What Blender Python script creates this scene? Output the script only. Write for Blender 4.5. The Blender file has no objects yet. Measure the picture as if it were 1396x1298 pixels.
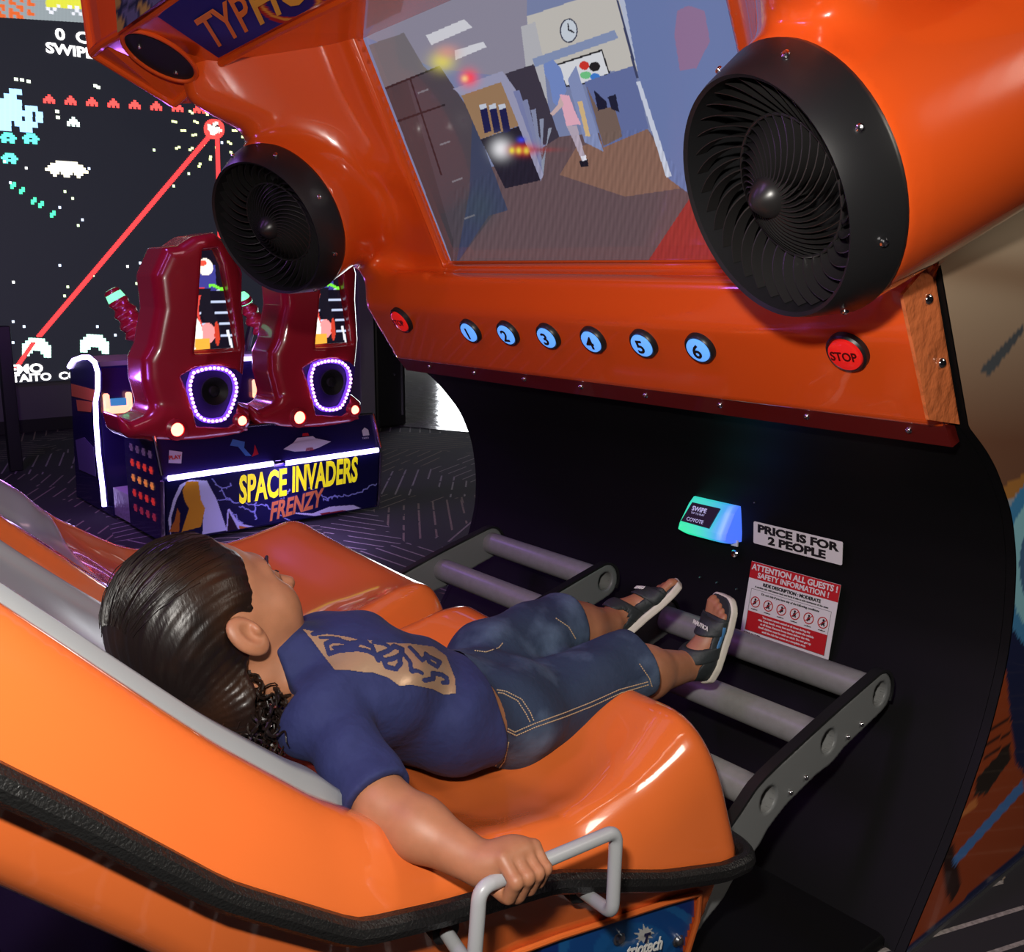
import bpy, math, random
import numpy as np
from mathutils import Vector, Matrix
random.seed(7)
S = bpy.context.scene
COL = S.collection

# ------------------------------------------------------------------ camera
IW, IH, FPX = 1396., 1298., 1350.
CAM = np.array([1.709, -2.026, 1.32])
R = np.array([[0.64284903, 0.76597081, 0.00581704], [-0.1595845, 0.12649777, 0.97904602], [-0.74918483, 0.63030709, -0.20355604]])
cd = bpy.data.cameras.new('camera'); cam = bpy.data.objects.new('camera', cd); COL.objects.link(cam)
cd.sensor_fit = 'HORIZONTAL'; cd.sensor_width = 36; cd.lens = 36*FPX/IW; cd.clip_start = .02; cd.clip_end = 100
cam.matrix_world = Matrix(((R[0,0], R[1,0], -R[2,0], CAM[0]), (R[0,1], R[1,1], -R[2,1], CAM[1]), (R[0,2], R[1,2], -R[2,2], CAM[2]), (0,0,0,1)))
S.camera = cam
def ray(px, py): return R.T @ np.array([(px-IW/2)/FPX, -(py-IH/2)/FPX, 1.])
def onx(px, py, x): d = ray(px, py); return CAM+d*(x-CAM[0])/d[0]
def ony(px, py, y): d = ray(px, py); return CAM+d*(y-CAM[1])/d[1]
def onz(px, py, z): d = ray(px, py); return CAM+d*(z-CAM[2])/d[2]
def proj(P):
    v = (np.asarray(P)-CAM) @ R.T
    return IW/2+FPX*v[..., 0]/v[..., 2], IH/2-FPX*v[..., 1]/v[..., 2]

# ------------------------------------------------------------------ light
S.view_settings.view_transform = 'Standard'; S.view_settings.look = 'None'
S.view_settings.gamma = 1; S.view_settings.exposure = 0; S.view_settings.use_curve_mapping = False
w = bpy.data.worlds.new('world'); S.world = w; w.use_nodes = True
w.node_tree.nodes['Background'].inputs[0].default_value = (.10, .07, .13, 1)
w.node_tree.nodes['Background'].inputs[1].default_value = .06
def area(name, loc, to, power, col, sx, sy=None, spread=None):
    l = bpy.data.lights.new(name, 'AREA'); l.energy = power; l.color = col; l.shape = 'RECTANGLE'
    l.size = sx; l.size_y = sy or sx
    if spread: l.spread = math.radians(spread)
    o = bpy.data.objects.new(name, l); COL.objects.link(o); o.location = loc
    o.rotation_euler = (Vector(to)-Vector(loc)).to_track_quat('-Z', 'Y').to_euler(); return o
# the photographer's flash, just above and left of the lens
fl = CAM+R.T @ np.array([-.10, .24, -.02])
area('camera_flash', fl, fl+R.T @ np.array([.04, -.06, 1]), 31, (1, .95, .88), .09, .05)
# ceiling lamps of the arcade
area('ceiling_lamp', (-3.2, -1.5, 3.4), (-2.6, 0, 0), 30, (.45, .2, 1), .5)
area('ceiling_lamp', (-1.9, -3.2, 3.0), (-.9, -.9, 1.7), 13, (.62, .2, 1), .12, 1.6)
area('ceiling_lamp', (.2, -2.9, 3.1), (.2, -1.2, .8), 14, (.7, .35, 1), .35, 1.2)
area('ceiling_lamp', (3.4, 1.6, 3.3), (.9, .3, 1.2), 40, (1, .92, .8), .8)

# ------------------------------------------------------------------ helpers
def lin(c):
    return tuple((v/12.92 if v <= .04045 else ((v+.055)/1.055)**2.4) for v in c)
def rgb(r, g, b): return lin((r/255, g/255, b/255))
def mat(name, col, rough=.5, metal=0, emis=None, es=0, coat=0, bump=None, noise=None, alpha=1, attr=None, spec=.5, trans=0):
    m = bpy.data.materials.new(name); m.use_nodes = True; nt = m.node_tree; b = nt.nodes['Principled BSDF']; I = b.inputs
    I['Base Color'].default_value = (*col, 1); I['Roughness'].default_value = rough; I['Metallic'].default_value = metal
    I['Specular IOR Level'].default_value = spec
    if coat: I['Coat Weight'].default_value = coat; I['Coat Roughness'].default_value = .04
    if emis: I['Emission Color'].default_value = (*emis, 1); I['Emission Strength'].default_value = es
    if trans: I['Transmission Weight'].default_value = trans
    if attr:
        a = nt.nodes.new('ShaderNodeAttribute'); a.attribute_name = 'art'
        if attr == 'emit':
            nt.links.new(a.outputs['Color'], I['Emission Color']); I['Emission Strength'].default_value = es
        else: nt.links.new(a.outputs['Color'], I['Base Color'])
    tc = None
    if bump or noise: tc = nt.nodes.new('ShaderNodeTexCoord')
    if noise:                                         # (scale, colour 2, contrast low, high, stretch)
        n = nt.nodes.new('ShaderNodeTexNoise'); n.inputs['Scale'].default_value = noise[0]; n.inputs['Detail'].default_value = 5
        mp = nt.nodes.new('ShaderNodeMapping'); nt.links.new(tc.outputs['Object'], mp.inputs[0]); nt.links.new(mp.outputs[0], n.inputs['Vector'])
        if len(noise) > 4: mp.inputs['Scale'].default_value = noise[4]
        r = nt.nodes.new('ShaderNodeMapRange'); r.inputs[1].default_value = noise[2]; r.inputs[2].default_value = noise[3]
        mx = nt.nodes.new('ShaderNodeMix'); mx.data_type = 'RGBA'
        mx.inputs[6].default_value = (*col, 1); mx.inputs[7].default_value = (*noise[1], 1)
        nt.links.new(n.outputs['Fac'], r.inputs[0]); nt.links.new(r.outputs[0], mx.inputs[0]); nt.links.new(mx.outputs[2], I['Base Color'])
    if bump:                                          # (scale, strength, distance, stretch)
        n = nt.nodes.new('ShaderNodeTexNoise'); n.inputs['Scale'].default_value = bump[0]; n.inputs['Detail'].default_value = 4
        if len(bump) > 3:
            mp = nt.nodes.new('ShaderNodeMapping'); mp.inputs['Scale'].default_value = bump[3]
            nt.links.new(tc.outputs['Object'], mp.inputs[0]); nt.links.new(mp.outputs[0], n.inputs['Vector'])
        else: nt.links.new(tc.outputs['Object'], n.inputs['Vector'])
        bp = nt.nodes.new('ShaderNodeBump'); bp.inputs['Strength'].default_value = bump[1]; bp.inputs['Distance'].default_value = bump[2]
        nt.links.new(n.outputs['Fac'], bp.inputs['Height']); nt.links.new(bp.outputs[0], I['Normal'])
    return m
def mk(name, V, F, m, parent=None, smooth=True, sharp=None):
    V = np.asarray(V, dtype=float)
    if parent is not None:
        V = V-np.array(LOC[parent.name])
    me = bpy.data.meshes.new(name); me.from_pydata([tuple(v) for v in V], [], [tuple(int(i) for i in f) for f in F]); me.update()
    if m is not None: me.materials.append(m)
    o = bpy.data.objects.new(name, me); COL.objects.link(o)
    if smooth:
        me.polygons.foreach_set('use_smooth', [True]*len(me.polygons))
        if sharp:
            me.set_sharp_from_angle(angle=math.radians(sharp))
    if parent is not None:
        o.parent = parent; LOC[o.name] = LOC[parent.name]
    else: LOC[o.name] = (0, 0, 0)
    return o
LOC = {}
def thing(name, label, cat, loc=(0, 0, 0), group=None):
    o = bpy.data.objects.new(name, None); COL.objects.link(o); o.location = loc; LOC[o.name] = tuple(loc)
    o.empty_display_size = .1; o['label'] = label; o['category'] = cat
    if group: o['group'] = group
    return o
def tag(o, label, cat=None, group=None, kind=None):
    if label: o['label'] = label
    if cat: o['category'] = cat
    if group: o['group'] = group
    if kind: o['kind'] = kind
    return o
class MB:
    def __init__(s): s.V = []; s.F = []
    def add(s, V, F):
        n = len(s.V); s.V += [tuple(v) for v in V]; s.F += [tuple(i+n for i in f) for f in F]; return s
    def frame(s, o, ex, ey, ez, sx, sy, sz, bev=0):          # box centred at o along axes
        o = np.array(o, float); ex, ey, ez = [np.array(e, float) for e in (ex, ey, ez)]
        if bev <= 0:
            V = [o+ex*a*sx/2+ey*b*sy/2+ez*c*sz/2 for a in (-1, 1) for b in (-1, 1) for c in (-1, 1)]
            return s.add(V, [(0, 1, 3, 2), (4, 6, 7, 5), (0, 4, 5, 1), (2, 3, 7, 6), (0, 2, 6, 4), (1, 5, 7, 3)])
        V, F = [], []
        b = min(bev, sx/2.01, sy/2.01, sz/2.01); ring = []
        for (z, ins) in ((-sz/2, b), (-sz/2+b, 0), (sz/2-b, 0), (sz/2, b)):
            r = []
            for (qx, qy) in ((1, 1), (-1, 1), (-1, -1), (1, -1)):
                for k in ((0, 1, 2) if qx*qy > 0 else (2, 1, 0)):
                    a = k*math.pi/4
                    x = qx*(sx/2-b+(b*math.cos(a))-ins*.7*(1 if ins else 0)); y = qy*(sy/2-b+(b*math.sin(a))-ins*.7*(1 if ins else 0))
                    r.append(len(V)); V.append(o+ex*x+ey*y+ez*z)
            ring.append(r)
        n = len(ring[0])
        for i in range(3):
            for j in range(n): F.append((ring[i][j], ring[i][(j+1) % n], ring[i+1][(j+1) % n], ring[i+1][j]))
        F.append(tuple(ring[0][::-1])); F.append(tuple(ring[3]))
        return s.add(V, F)
    def box(s, x0, x1, y0, y1, z0, z1, bev=0):
        return s.frame(((x0+x1)/2, (y0+y1)/2, (z0+z1)/2), (1, 0, 0), (0, 1, 0), (0, 0, 1), x1-x0, y1-y0, z1-z0, bev)
    def tube(s, P, r, n=12, closed=False, caps=True):
        P = [np.array(p, float) for p in P]; N = len(P); rs = r if hasattr(r, '__len__') else [r]*N
        T = []
        for i in range(N):
            a = P[(i-1) % N] if (closed or i > 0) else P[0]; b = P[(i+1) % N] if (closed or i < N-1) else P[-1]
            t = b-a; T.append(t/(np.linalg.norm(t)+1e-12))
        u = np.cross(T[0], (0, 0, 1.)); 
        if np.linalg.norm(u) < .1: u = np.cross(T[0], (1., 0, 0))
        u /= np.linalg.norm(u); V = []; F = []
        for i in range(N):
            u = u-T[i]*(u @ T[i]); u /= np.linalg.norm(u); v = np.cross(T[i], u)
            for k in range(n):
                a = 2*math.pi*k/n; V.append(P[i]+rs[i]*(math.cos(a)*u+math.sin(a)*v))
        M = N if closed else N-1
        for i in range(M):
            for k in range(n):
                F.append((i*n+k, i*n+(k+1) % n, ((i+1) % N)*n+(k+1) % n, ((i+1) % N)*n+k))
        if caps and not closed: F.append(tuple(range(n))[::-1]); F.append(tuple(range((N-1)*n, N*n)))
        return s.add(V, F)
    def lathe(s, o, ax, prof, n=48, cap=True):            # prof: (t along axis, radius)
        o = np.array(o, float); ax = np.array(ax, float); ax /= np.linalg.norm(ax)
        u = np.cross(ax, (0, 0, 1.)); 
        if np.linalg.norm(u) < .1: u = np.cross(ax, (1., 0, 0))
        u /= np.linalg.norm(u); v = np.cross(ax, u); V = []; F = []
        for (t, r) in prof:
            for k in range(n):
                a = 2*math.pi*k/n; V.append(o+ax*t+r*(math.cos(a)*u+math.sin(a)*v))
        for i in range(len(prof)-1):
            for k in range(n): F.append((i*n+k, i*n+(k+1) % n, (i+1)*n+(k+1) % n, (i+1)*n+k))
        if cap:
            if prof[0][1] > 1e-4: F.append(tuple(range(n))[::-1])
            if prof[-1][1] > 1e-4: F.append(tuple(range((len(prof)-1)*n, len(prof)*n)))
        return s.add(V, F)
    def prism(s, pts, off):                               # polygon of 3-D points pushed along off
        n = len(pts); pts = [np.array(p, float) for p in pts]; off = np.array(off, float)
        return s.add(pts+[p+off for p in pts], [tuple(range(n))[::-1], tuple(range(n, 2*n))]+[(i, (i+1) % n, (i+1) % n+n, i+n) for i in range(n)])
    def build(s, name, m, parent=None, smooth=True, sharp=35): return mk(name, s.V, s.F, m, parent, smooth, sharp)
def fillet(P, r, n=6):
    P = [np.array(p, float) for p in P]; out = [P[0]]
    for i in range(1, len(P)-1):
        a, b, c = P[i-1], P[i], P[i+1]; u = a-b; v = c-b; lu, lv = np.linalg.norm(u), np.linalg.norm(v); q = min(r, lu*.45, lv*.45)
        p0, p1 = b+u/lu*q, b+v/lv*q
        for k in range(n+1):
            t = k/n; out.append((1-t)**2*p0+2*t*(1-t)*b+t*t*p1)
    return out+[P[-1]]
# ---- signed-distance meshing (naive surface nets on a sparse grid)
def smin(a, b, k):
    h = np.clip(.5+.5*(b-a)/k, 0, 1); return b+(a-b)*h-k*h*(1-h)
def smax(a, b, k): return -smin(-a, -b, k)
def cone(P, a, b, ra, rb):                                # tapered capsule
    a = np.array(a, float); b = np.array(b, float); ab = b-a; t = np.clip(((P-a) @ ab)/(ab @ ab), 0, 1)
    return np.linalg.norm(P-a-t[:, None]*ab, axis=1)-(ra+(rb-ra)*t)
def ell(P, c, ax, r):                                     # ellipsoid, ax: 3x3 rows = axes
    q = (P-np.array(c)) @ np.array(ax).T; r = np.array(r)
    k0 = np.linalg.norm(q/r, axis=1); k1 = np.linalg.norm(q/(r*r), axis=1)+1e-9; return k0*(k0-1)/k1
def half(P, p, n): n = np.array(n, float); n /= np.linalg.norm(n); return (P-np.array(p)) @ n
def sdf_mesh(fn, lo, hi, h, newton=2, B=8):
    lo = np.array(lo, float); N = np.ceil((np.array(hi)-lo)/h/B).astype(int)*B+1
    nb = (N-1)//B
    bi = np.stack(np.meshgrid(*[np.arange(k) for k in nb], indexing='ij'), -1).reshape(-1, 3)
    dc = fn(lo+(bi*B+B/2)*h); act = bi[np.abs(dc) < B*h*1.9]; 
    D = np.ones(N, np.float32)*9; D[...] = 9
    # sign for inactive blocks
    for b, d in zip(bi[np.abs(dc) >= B*h*1.9], dc[np.abs(dc) >= B*h*1.9]):
        if d < 0: D[b[0]*B:b[0]*B+B+1, b[1]*B:b[1]*B+B+1, b[2]*B:b[2]*B+B+1] = -9
    loc = np.stack(np.meshgrid(*[np.arange(B+1)]*3, indexing='ij'), -1).reshape(-1, 3)
    for i in range(0, len(act), 400):
        g = (act[i:i+400, None, :]*B+loc[None]).reshape(-1, 3)
        D[g[:, 0], g[:, 1], g[:, 2]] = fn(lo+g*h)
    I = D < 0
    c8 = [(a, b, c) for a in (0, 1) for b in (0, 1) for c in (0, 1)]
    def sl(A, o): return A[o[0]:A.shape[0]-1+o[0], o[1]:A.shape[1]-1+o[1], o[2]:A.shape[2]-1+o[2]]
    cnt = sum(sl(I, o).astype(np.int8) for o in c8)
    C = np.argwhere((cnt > 0) & (cnt < 8)); idx = -np.ones(cnt.shape, np.int64); idx[C[:, 0], C[:, 1], C[:, 2]] = np.arange(len(C))
    vals = np.stack([D[C[:, 0]+o[0], C[:, 1]+o[1], C[:, 2]+o[2]] for o in c8], 1)
    acc = np.zeros((len(C), 3)); n = np.zeros(len(C))
    for i in range(8):
        for j in range(i+1, 8):
            if sum(abs(c8[i][k]-c8[j][k]) for k in range(3)) == 1:
                a, b = vals[:, i], vals[:, j]; m = (a < 0) != (b < 0); t = np.where(m, a/(a-b+1e-20), 0)[:, None]
                acc += np.where(m[:, None], np.array(c8[i])*(1-t)+np.array(c8[j])*t, 0); n += m
    V = lo+(C+acc/n[:, None])*h
    F = []
    for ax in range(3):
        u, v = (ax+1) % 3, (ax+2) % 3
        s0 = [slice(None)]*3; s1 = [slice(None)]*3; s0[ax] = slice(0, -1); s1[ax] = slice(1, None)
        E = np.argwhere(I[tuple(s0)] != I[tuple(s1)])
        E = E[(E[:, u] > 0) & (E[:, v] > 0) & (E[:, u] < N[u]-1) & (E[:, v] < N[v]-1)]
        ins = I[E[:, 0], E[:, 1], E[:, 2]]
        q = []
        for du, dv in ((-1, -1), (0, -1), (0, 0), (-1, 0)):
            c = E.copy(); c[:, u] += du; c[:, v] += dv; q.append(idx[c[:, 0], c[:, 1], c[:, 2]])
        q = np.stack(q, 1); q[~ins] = q[~ins][:, ::-1]; F.append(q)
    F = np.concatenate(F); F = F[(F >= 0).all(1)]
    for _ in range(newton):
        e = h*.3; d = fn(V); g = np.stack([(fn(V+np.eye(3)[k]*e)-fn(V-np.eye(3)[k]*e))/(2*e) for k in range(3)], 1)
        gg = (g*g).sum(1)+1e-6; st = np.clip(d/gg, -h*.5, h*.5); V = V-g*st[:, None]
    return V, F
def sdf(name, fn, lo, hi, h, m, parent=None, newton=2):
    V, F = sdf_mesh(fn, lo, hi, h, newton); return mk(name, V, F, m, parent)
def pl(x, pts, sm=.06):                                   # smoothed piecewise-linear profile
    xs, ys = zip(*sorted(pts)); g = np.linspace(xs[0]-.3, xs[-1]+.3, 800); yy = np.interp(g, xs, ys)
    k = max(3, int(sm/(g[1]-g[0]))); ker = np.hanning(k+2)[1:-1]; ker /= ker.sum(); yy = np.convolve(np.pad(yy, k, 'edge'), ker, 'same')[k:-k]
    return np.interp(x, g, yy)
def text(body, size, origin, ex, ey, m, parent, name='lettering', bold=.0, depth=.0006, align='LEFT', shear=0, warp=None, sx=1., space=1.):
    c = bpy.data.curves.new(name, 'FONT'); c.body = body; c.size = size; c.align_x = align; c.offset = bold; c.extrude = depth; c.shear = shear; c.space_line = .82; c.space_character = space
    c.resolution_u = 3
    o = bpy.data.objects.new(name, c); COL.objects.link(o); dg = bpy.context.evaluated_depsgraph_get()
    me = bpy.data.meshes.new_from_object(o.evaluated_get(dg)); 
    co = np.array([v.co[:] for v in me.vertices]) if len(me.vertices) else np.zeros((0, 3)); F = [tuple(p.vertices) for p in me.polygons]
    bpy.data.objects.remove(o); bpy.data.curves.remove(c)
    if warp: co = warp(co)
    ex = np.array(ex, float); ey = np.array(ey, float); ex /= np.linalg.norm(ex); ey /= np.linalg.norm(ey); ez = np.cross(ex, ey)
    V = np.array(origin)+co[:, :1]*sx*ex+co[:, 1:2]*ey+co[:, 2:3]*ez
    return V, F, mk(name, V, F, m, parent, smooth=False)
def inpoly(px, py, poly):
    c = np.zeros(px.shape, bool); n = len(poly)
    for i in range(n):
        x0, y0 = poly[i]; x1, y1 = poly[(i+1) % n]
        if y0 == y1: continue
        m = ((y0 > py) != (y1 > py)) & (px < (x1-x0)*(py-y0)/(y1-y0)+x0); c ^= m
    return c
def artmesh(name, fn, V, F, m, parent, smooth=False):    # fn(points)->rgb, stored as colour attribute
    o = mk(name, V, F, m, parent, smooth); colr = fn(np.asarray(V, float))
    a = o.data.color_attributes.new('art', 'FLOAT_COLOR', 'POINT')
    a.data.foreach_set('color', np.concatenate([np.clip(colr, 0, None), np.ones((len(V), 1))], 1).astype(np.float32).ravel()); return o
def grid(o, u, v, nu, nv):
    o, u, v = [np.array(a, float) for a in (o, u, v)]
    a, b = np.meshgrid(np.linspace(0, 1, nu+1), np.linspace(0, 1, nv+1), indexing='ij')
    V = o+a.reshape(-1, 1)*u+b.reshape(-1, 1)*v; i = np.arange(nu)[:, None]*(nv+1)+np.arange(nv)[None]; i = i.ravel()
    return V, np.stack([i, i+nv+1, i+nv+2, i+1], 1)
def screws(pts, nrm, r, m, parent, name='screw'):
    out = []
    for p in pts:
        o = MB().lathe(p, nrm, [(-.002, r), (.001, r), (.0035, r*.8), (.005, r*.4), (.0045, .0)], 12, cap=False).build(name, m, parent); out.append(o)
    return out

# ------------------------------------------------------------------ materials
ORANGE = (.78, .092, .011)
blackcol = (.0035, .0035, .004)
M = dict(
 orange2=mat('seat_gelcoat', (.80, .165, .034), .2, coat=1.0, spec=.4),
 orange=mat('orange_gelcoat', ORANGE, .22, coat=1.0, spec=.4, bump=(3, .05, .01)),
 black=mat('black_satin', (.012, .012, .013), .38),
 blackp=mat('black_panel', blackcol, .55, spec=.2),
 rubber=mat('black_rubber', (.010, .010, .010), .32, bump=(260, .7, .003)),
 chrome=mat('chrome', (.75, .75, .78), .14, 1),
 steel=mat('steel', (.55, .55, .56), .3, 1),
 gray=mat('grey_powder_coat', (.17, .175, .175), .42),
 tube=mat('grey_tube', (.22, .22, .215), .38, noise=(60, (.20, .198, .192), .4, .7)),
 liner=mat('grey_liner', (.30, .315, .33), .2),
 hand=mat('grey_handle', (.36, .37, .38), .35),
 white=mat('white_vinyl', (.72, .71, .68), .45),
 ink=mat('black_ink', (.01, .01, .01), .5),
 red=mat('red_ink', (.50, .012, .015), .45),
 navy=mat('navy_ink', (.01, .012, .05), .4),
)

# ------------------------------------------------------------------ room
floor = MB().add([(-12, -5, 0), (5, -5, 0), (5, 9, 0), (-12, 9, 0)], [(0, 1, 2, 3)])
def carpet_mat():
    m = mat('carpet', (.012, .011, .014), .95); nt = m.node_tree; b = nt.nodes['Principled BSDF']; N = nt.nodes.new; L = nt.links.new
    tc = N('ShaderNodeTexCoord'); vo = N('ShaderNodeTexVoronoi'); vo.inputs['Scale'].default_value = 1.35; L(tc.outputs['Object'], vo.inputs['Vector'])
    sep = N('ShaderNodeSeparateColor'); L(vo.outputs['Color'], sep.inputs[0])
    ang = N('ShaderNodeMath'); ang.operation = 'MULTIPLY'; ang.inputs[1].default_value = 6.28; L(sep.outputs[0], ang.inputs[0])
    cr = N('ShaderNodeCombineXYZ'); L(ang.outputs[0], cr.inputs[2])
    vr = N('ShaderNodeVectorRotate'); vr.rotation_type = 'EULER_XYZ'; L(tc.outputs['Object'], vr.inputs['Vector']); L(cr.outputs[0], vr.inputs['Rotation'])
    sx = N('ShaderNodeSeparateXYZ'); L(vr.outputs[0], sx.inputs[0])
    fr = N('ShaderNodeMath'); fr.operation = 'MULTIPLY'; fr.inputs[1].default_value = 12; L(sx.outputs[0], fr.inputs[0])
    f2 = N('ShaderNodeMath'); f2.operation = 'FRACT'; L(fr.outputs[0], f2.inputs[0])
    lt = N('ShaderNodeMath'); lt.operation = 'LESS_THAN'; lt.inputs[1].default_value = .13; L(f2.outputs[0], lt.inputs[0])
    no = N('ShaderNodeTexNoise'); no.inputs['Scale'].default_value = 3.1; L(tc.outputs['Object'], no.inputs['Vector'])
    gt = N('ShaderNodeMath'); gt.operation = 'GREATER_THAN'; gt.inputs[1].default_value = .44; L(no.outputs['Fac'], gt.inputs[0])
    mu = N('ShaderNodeMath'); mu.operation = 'MULTIPLY'; L(lt.outputs[0], mu.inputs[0]); L(gt.outputs[0], mu.inputs[1])
    no2 = N('ShaderNodeTexNoise'); no2.inputs['Scale'].default_value = 90; L(tc.outputs['Object'], no2.inputs['Vector'])
    m3 = N('ShaderNodeMath'); m3.operation = 'MULTIPLY'; L(mu.outputs[0], m3.inputs[0]); L(no2.outputs['Fac'], m3.inputs[1])
    mc = N('ShaderNodeMix'); mc.data_type = 'RGBA'; mc.inputs[6].default_value = (.35, .25, .14, 1); mc.inputs[7].default_value = (.55, .5, .5, 1); L(sep.outputs[1], mc.inputs[0])
    mx = N('ShaderNodeMix'); mx.data_type = 'RGBA'; mx.inputs[6].default_value = (.014, .012, .017, 1); L(mc.outputs[2], mx.inputs[7]); L(m3.outputs[0], mx.inputs[0])
    L(mx.outputs[2], b.inputs['Base Color']); return m
o = floor.build('floor', carpet_mat(), None, smooth=False); o['kind'] = 'structure'; o['label'] = 'dark carpet with pale hatched lines'

# ------------------------------------------------------------------ arcade cabinet
T = (0, .35, 0)
cab = thing('arcade_cabinet', 'large orange ride cabinet with tilted screen, round black vents and numbered blue buttons', 'arcade machine', T)
WX = .875
PROF = [(-.279, 1.051), (-.20, 1.0), (-.144, .954), (-.06, .86), (-.013, .755), (.004, .64), (0, .53), (-.048, .38), (-.155, .204), (-.327, 0)]
pr = np.array(PROF); ts = np.linspace(0, len(pr)-1, 60)
pr = np.stack([np.convolve(np.pad(np.interp(ts, range(len(pr)), pr[:, k]), 2, 'edge'), np.ones(5)/5, 'valid') for k in (0, 1)], 1)
pr[0] = PROF[0]; pr[-1] = PROF[-1]
# concave black foot panel between the two side panels
mb = MB(); V = []; F = []
for x in (-WX, WX):
    for (y, z) in pr: V.append((x, y, z))
    for (y, z) in pr[::-1]: V.append((x, y+.02, z))
n = len(pr)*2
F = [(i, (i+1) % n, (i+1) % n+n, i+n) for i in range(n)]
F += [(i, n-1-i, n-2-i, i+1) for i in range(len(pr)-1)]+[(i+n, i+1+n, n-2-i+n, n-1-i+n) for i in range(len(pr)-1)]
mb.add(V, F).build('front_panel', M['blackp'], cab)
def side_poly(x): return [(x, y, z) for y, z in pr]+[(x, 1.05, 0), (x, 1.05, 1.75), (x, .0, 1.75), (x, -.45 if x > 0 else -.2, 1.36)]
P_side = side_poly(WX)
def paint_side(P):
    px, py = proj(P); u = px; c = np.zeros((len(P), 3))
    def st(c, m, col): c[m] = rgb(*col)
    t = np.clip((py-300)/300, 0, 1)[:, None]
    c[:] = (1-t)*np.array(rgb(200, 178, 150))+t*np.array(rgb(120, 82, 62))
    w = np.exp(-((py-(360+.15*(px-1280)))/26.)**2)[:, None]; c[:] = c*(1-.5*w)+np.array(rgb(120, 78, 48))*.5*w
    m = py > 700-.55*(px-1300); st(c, m, (176, 120, 60))
    m = py > 722-.55*(px-1300); st(c, m, (160, 168, 178))
    m = py > 745-.55*(px-1300); st(c, m, (46, 54, 120))
    q = ((px-1440)/75.)**2+((py-770)/120.)**2; st(c, q < 1.15, (70, 140, 190)); st(c, q < .8, (150, 210, 225)); st(c, q < .45, (70, 110, 150))
    st(c, (py > 840) & (q > 1.15), (20, 30, 70))
    leg = [(1368, 880), (1380, 1000), (1385, 1040), (1400, 1060), (1400, 1150), (1240, 1290), (1200, 1330), (1180, 1300), (1290, 1130), (1325, 1050), (1350, 960)]
    st(c, inpoly(px, py, leg), (158, 66, 24))
    for k in (0, 18, 34):
        y0 = 985+k+((1385-px)/45.)**1.0*22-8; st(c, (abs(py-y0) < 2) & (px > 1332) & (px < 1378), (40, 18, 8))
    st(c, inpoly(px, py, [(1332, 1060), (1375, 1015), (1378, 1035), (1345, 1082), (1328, 1085)]), (36, 26, 18))
    st(c, inpoly(px, py, [(1284, 1148), (1300, 1152), (1310, 1205), (1298, 1232), (1288, 1215)]), (44, 20, 10))
    st(c, inpoly(px, py, [(1298, 1170), (1303, 1180), (1396, 1078), (1393, 1064)]), (74, 124, 190))
    st(c, inpoly(px, py, [(1305, 1110), (1330, 1090), (1334, 1096), (1309, 1118)]), (206, 120, 60))
    st(c, inpoly(px, py, [(1336, 500+5), (1396, 440), (1396, 452), (1350, 512)]), (80, 84, 88))
    return c
gy, gz = np.meshgrid(np.linspace(-.5, 1.05, 160), np.linspace(0, 1.75, 200), indexing='ij')
mb = MB().prism(side_poly(WX+.001), (.018, 0, 0)); mb.build('side_panel', M['blackp'], cab, sharp=30)
mb = MB().prism(side_poly(-WX-.019), (.018, 0, 0)); mb.build('side_panel', M['blackp'], cab, sharp=30)
# printed art on the near side, a dense sheet that follows the panel's outline
rows = []
nz = 240; nyy = 150
V = []
fy = np.interp(np.linspace(0, 1.75, nz), [p[1] for p in pr[::-1]]+[1.36, 1.75], [p[0] for p in pr[::-1]]+[-.45, 0])
for i, z in enumerate(np.linspace(0, 1.75, nz)):
    for y in np.linspace(fy[i]+.002, 1.05, nyy): V.append((WX+.0205, y, z))
i = (np.arange(nz-1)[:, None]*nyy+np.arange(nyy-1)[None]).ravel(); F = np.stack([i, i+1, i+nyy+1, i+nyy], 1)
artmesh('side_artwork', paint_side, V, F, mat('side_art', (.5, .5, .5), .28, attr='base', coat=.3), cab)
o = cab.children[-1]; o['label'] = 'printed orange robot leg and blue artwork on the side panel'
MB().tube([(WX+.021, -.36, .0), (WX+.021, 1.0, .0)], .006, 6).build('floor_trim', M['steel'], cab)

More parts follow.
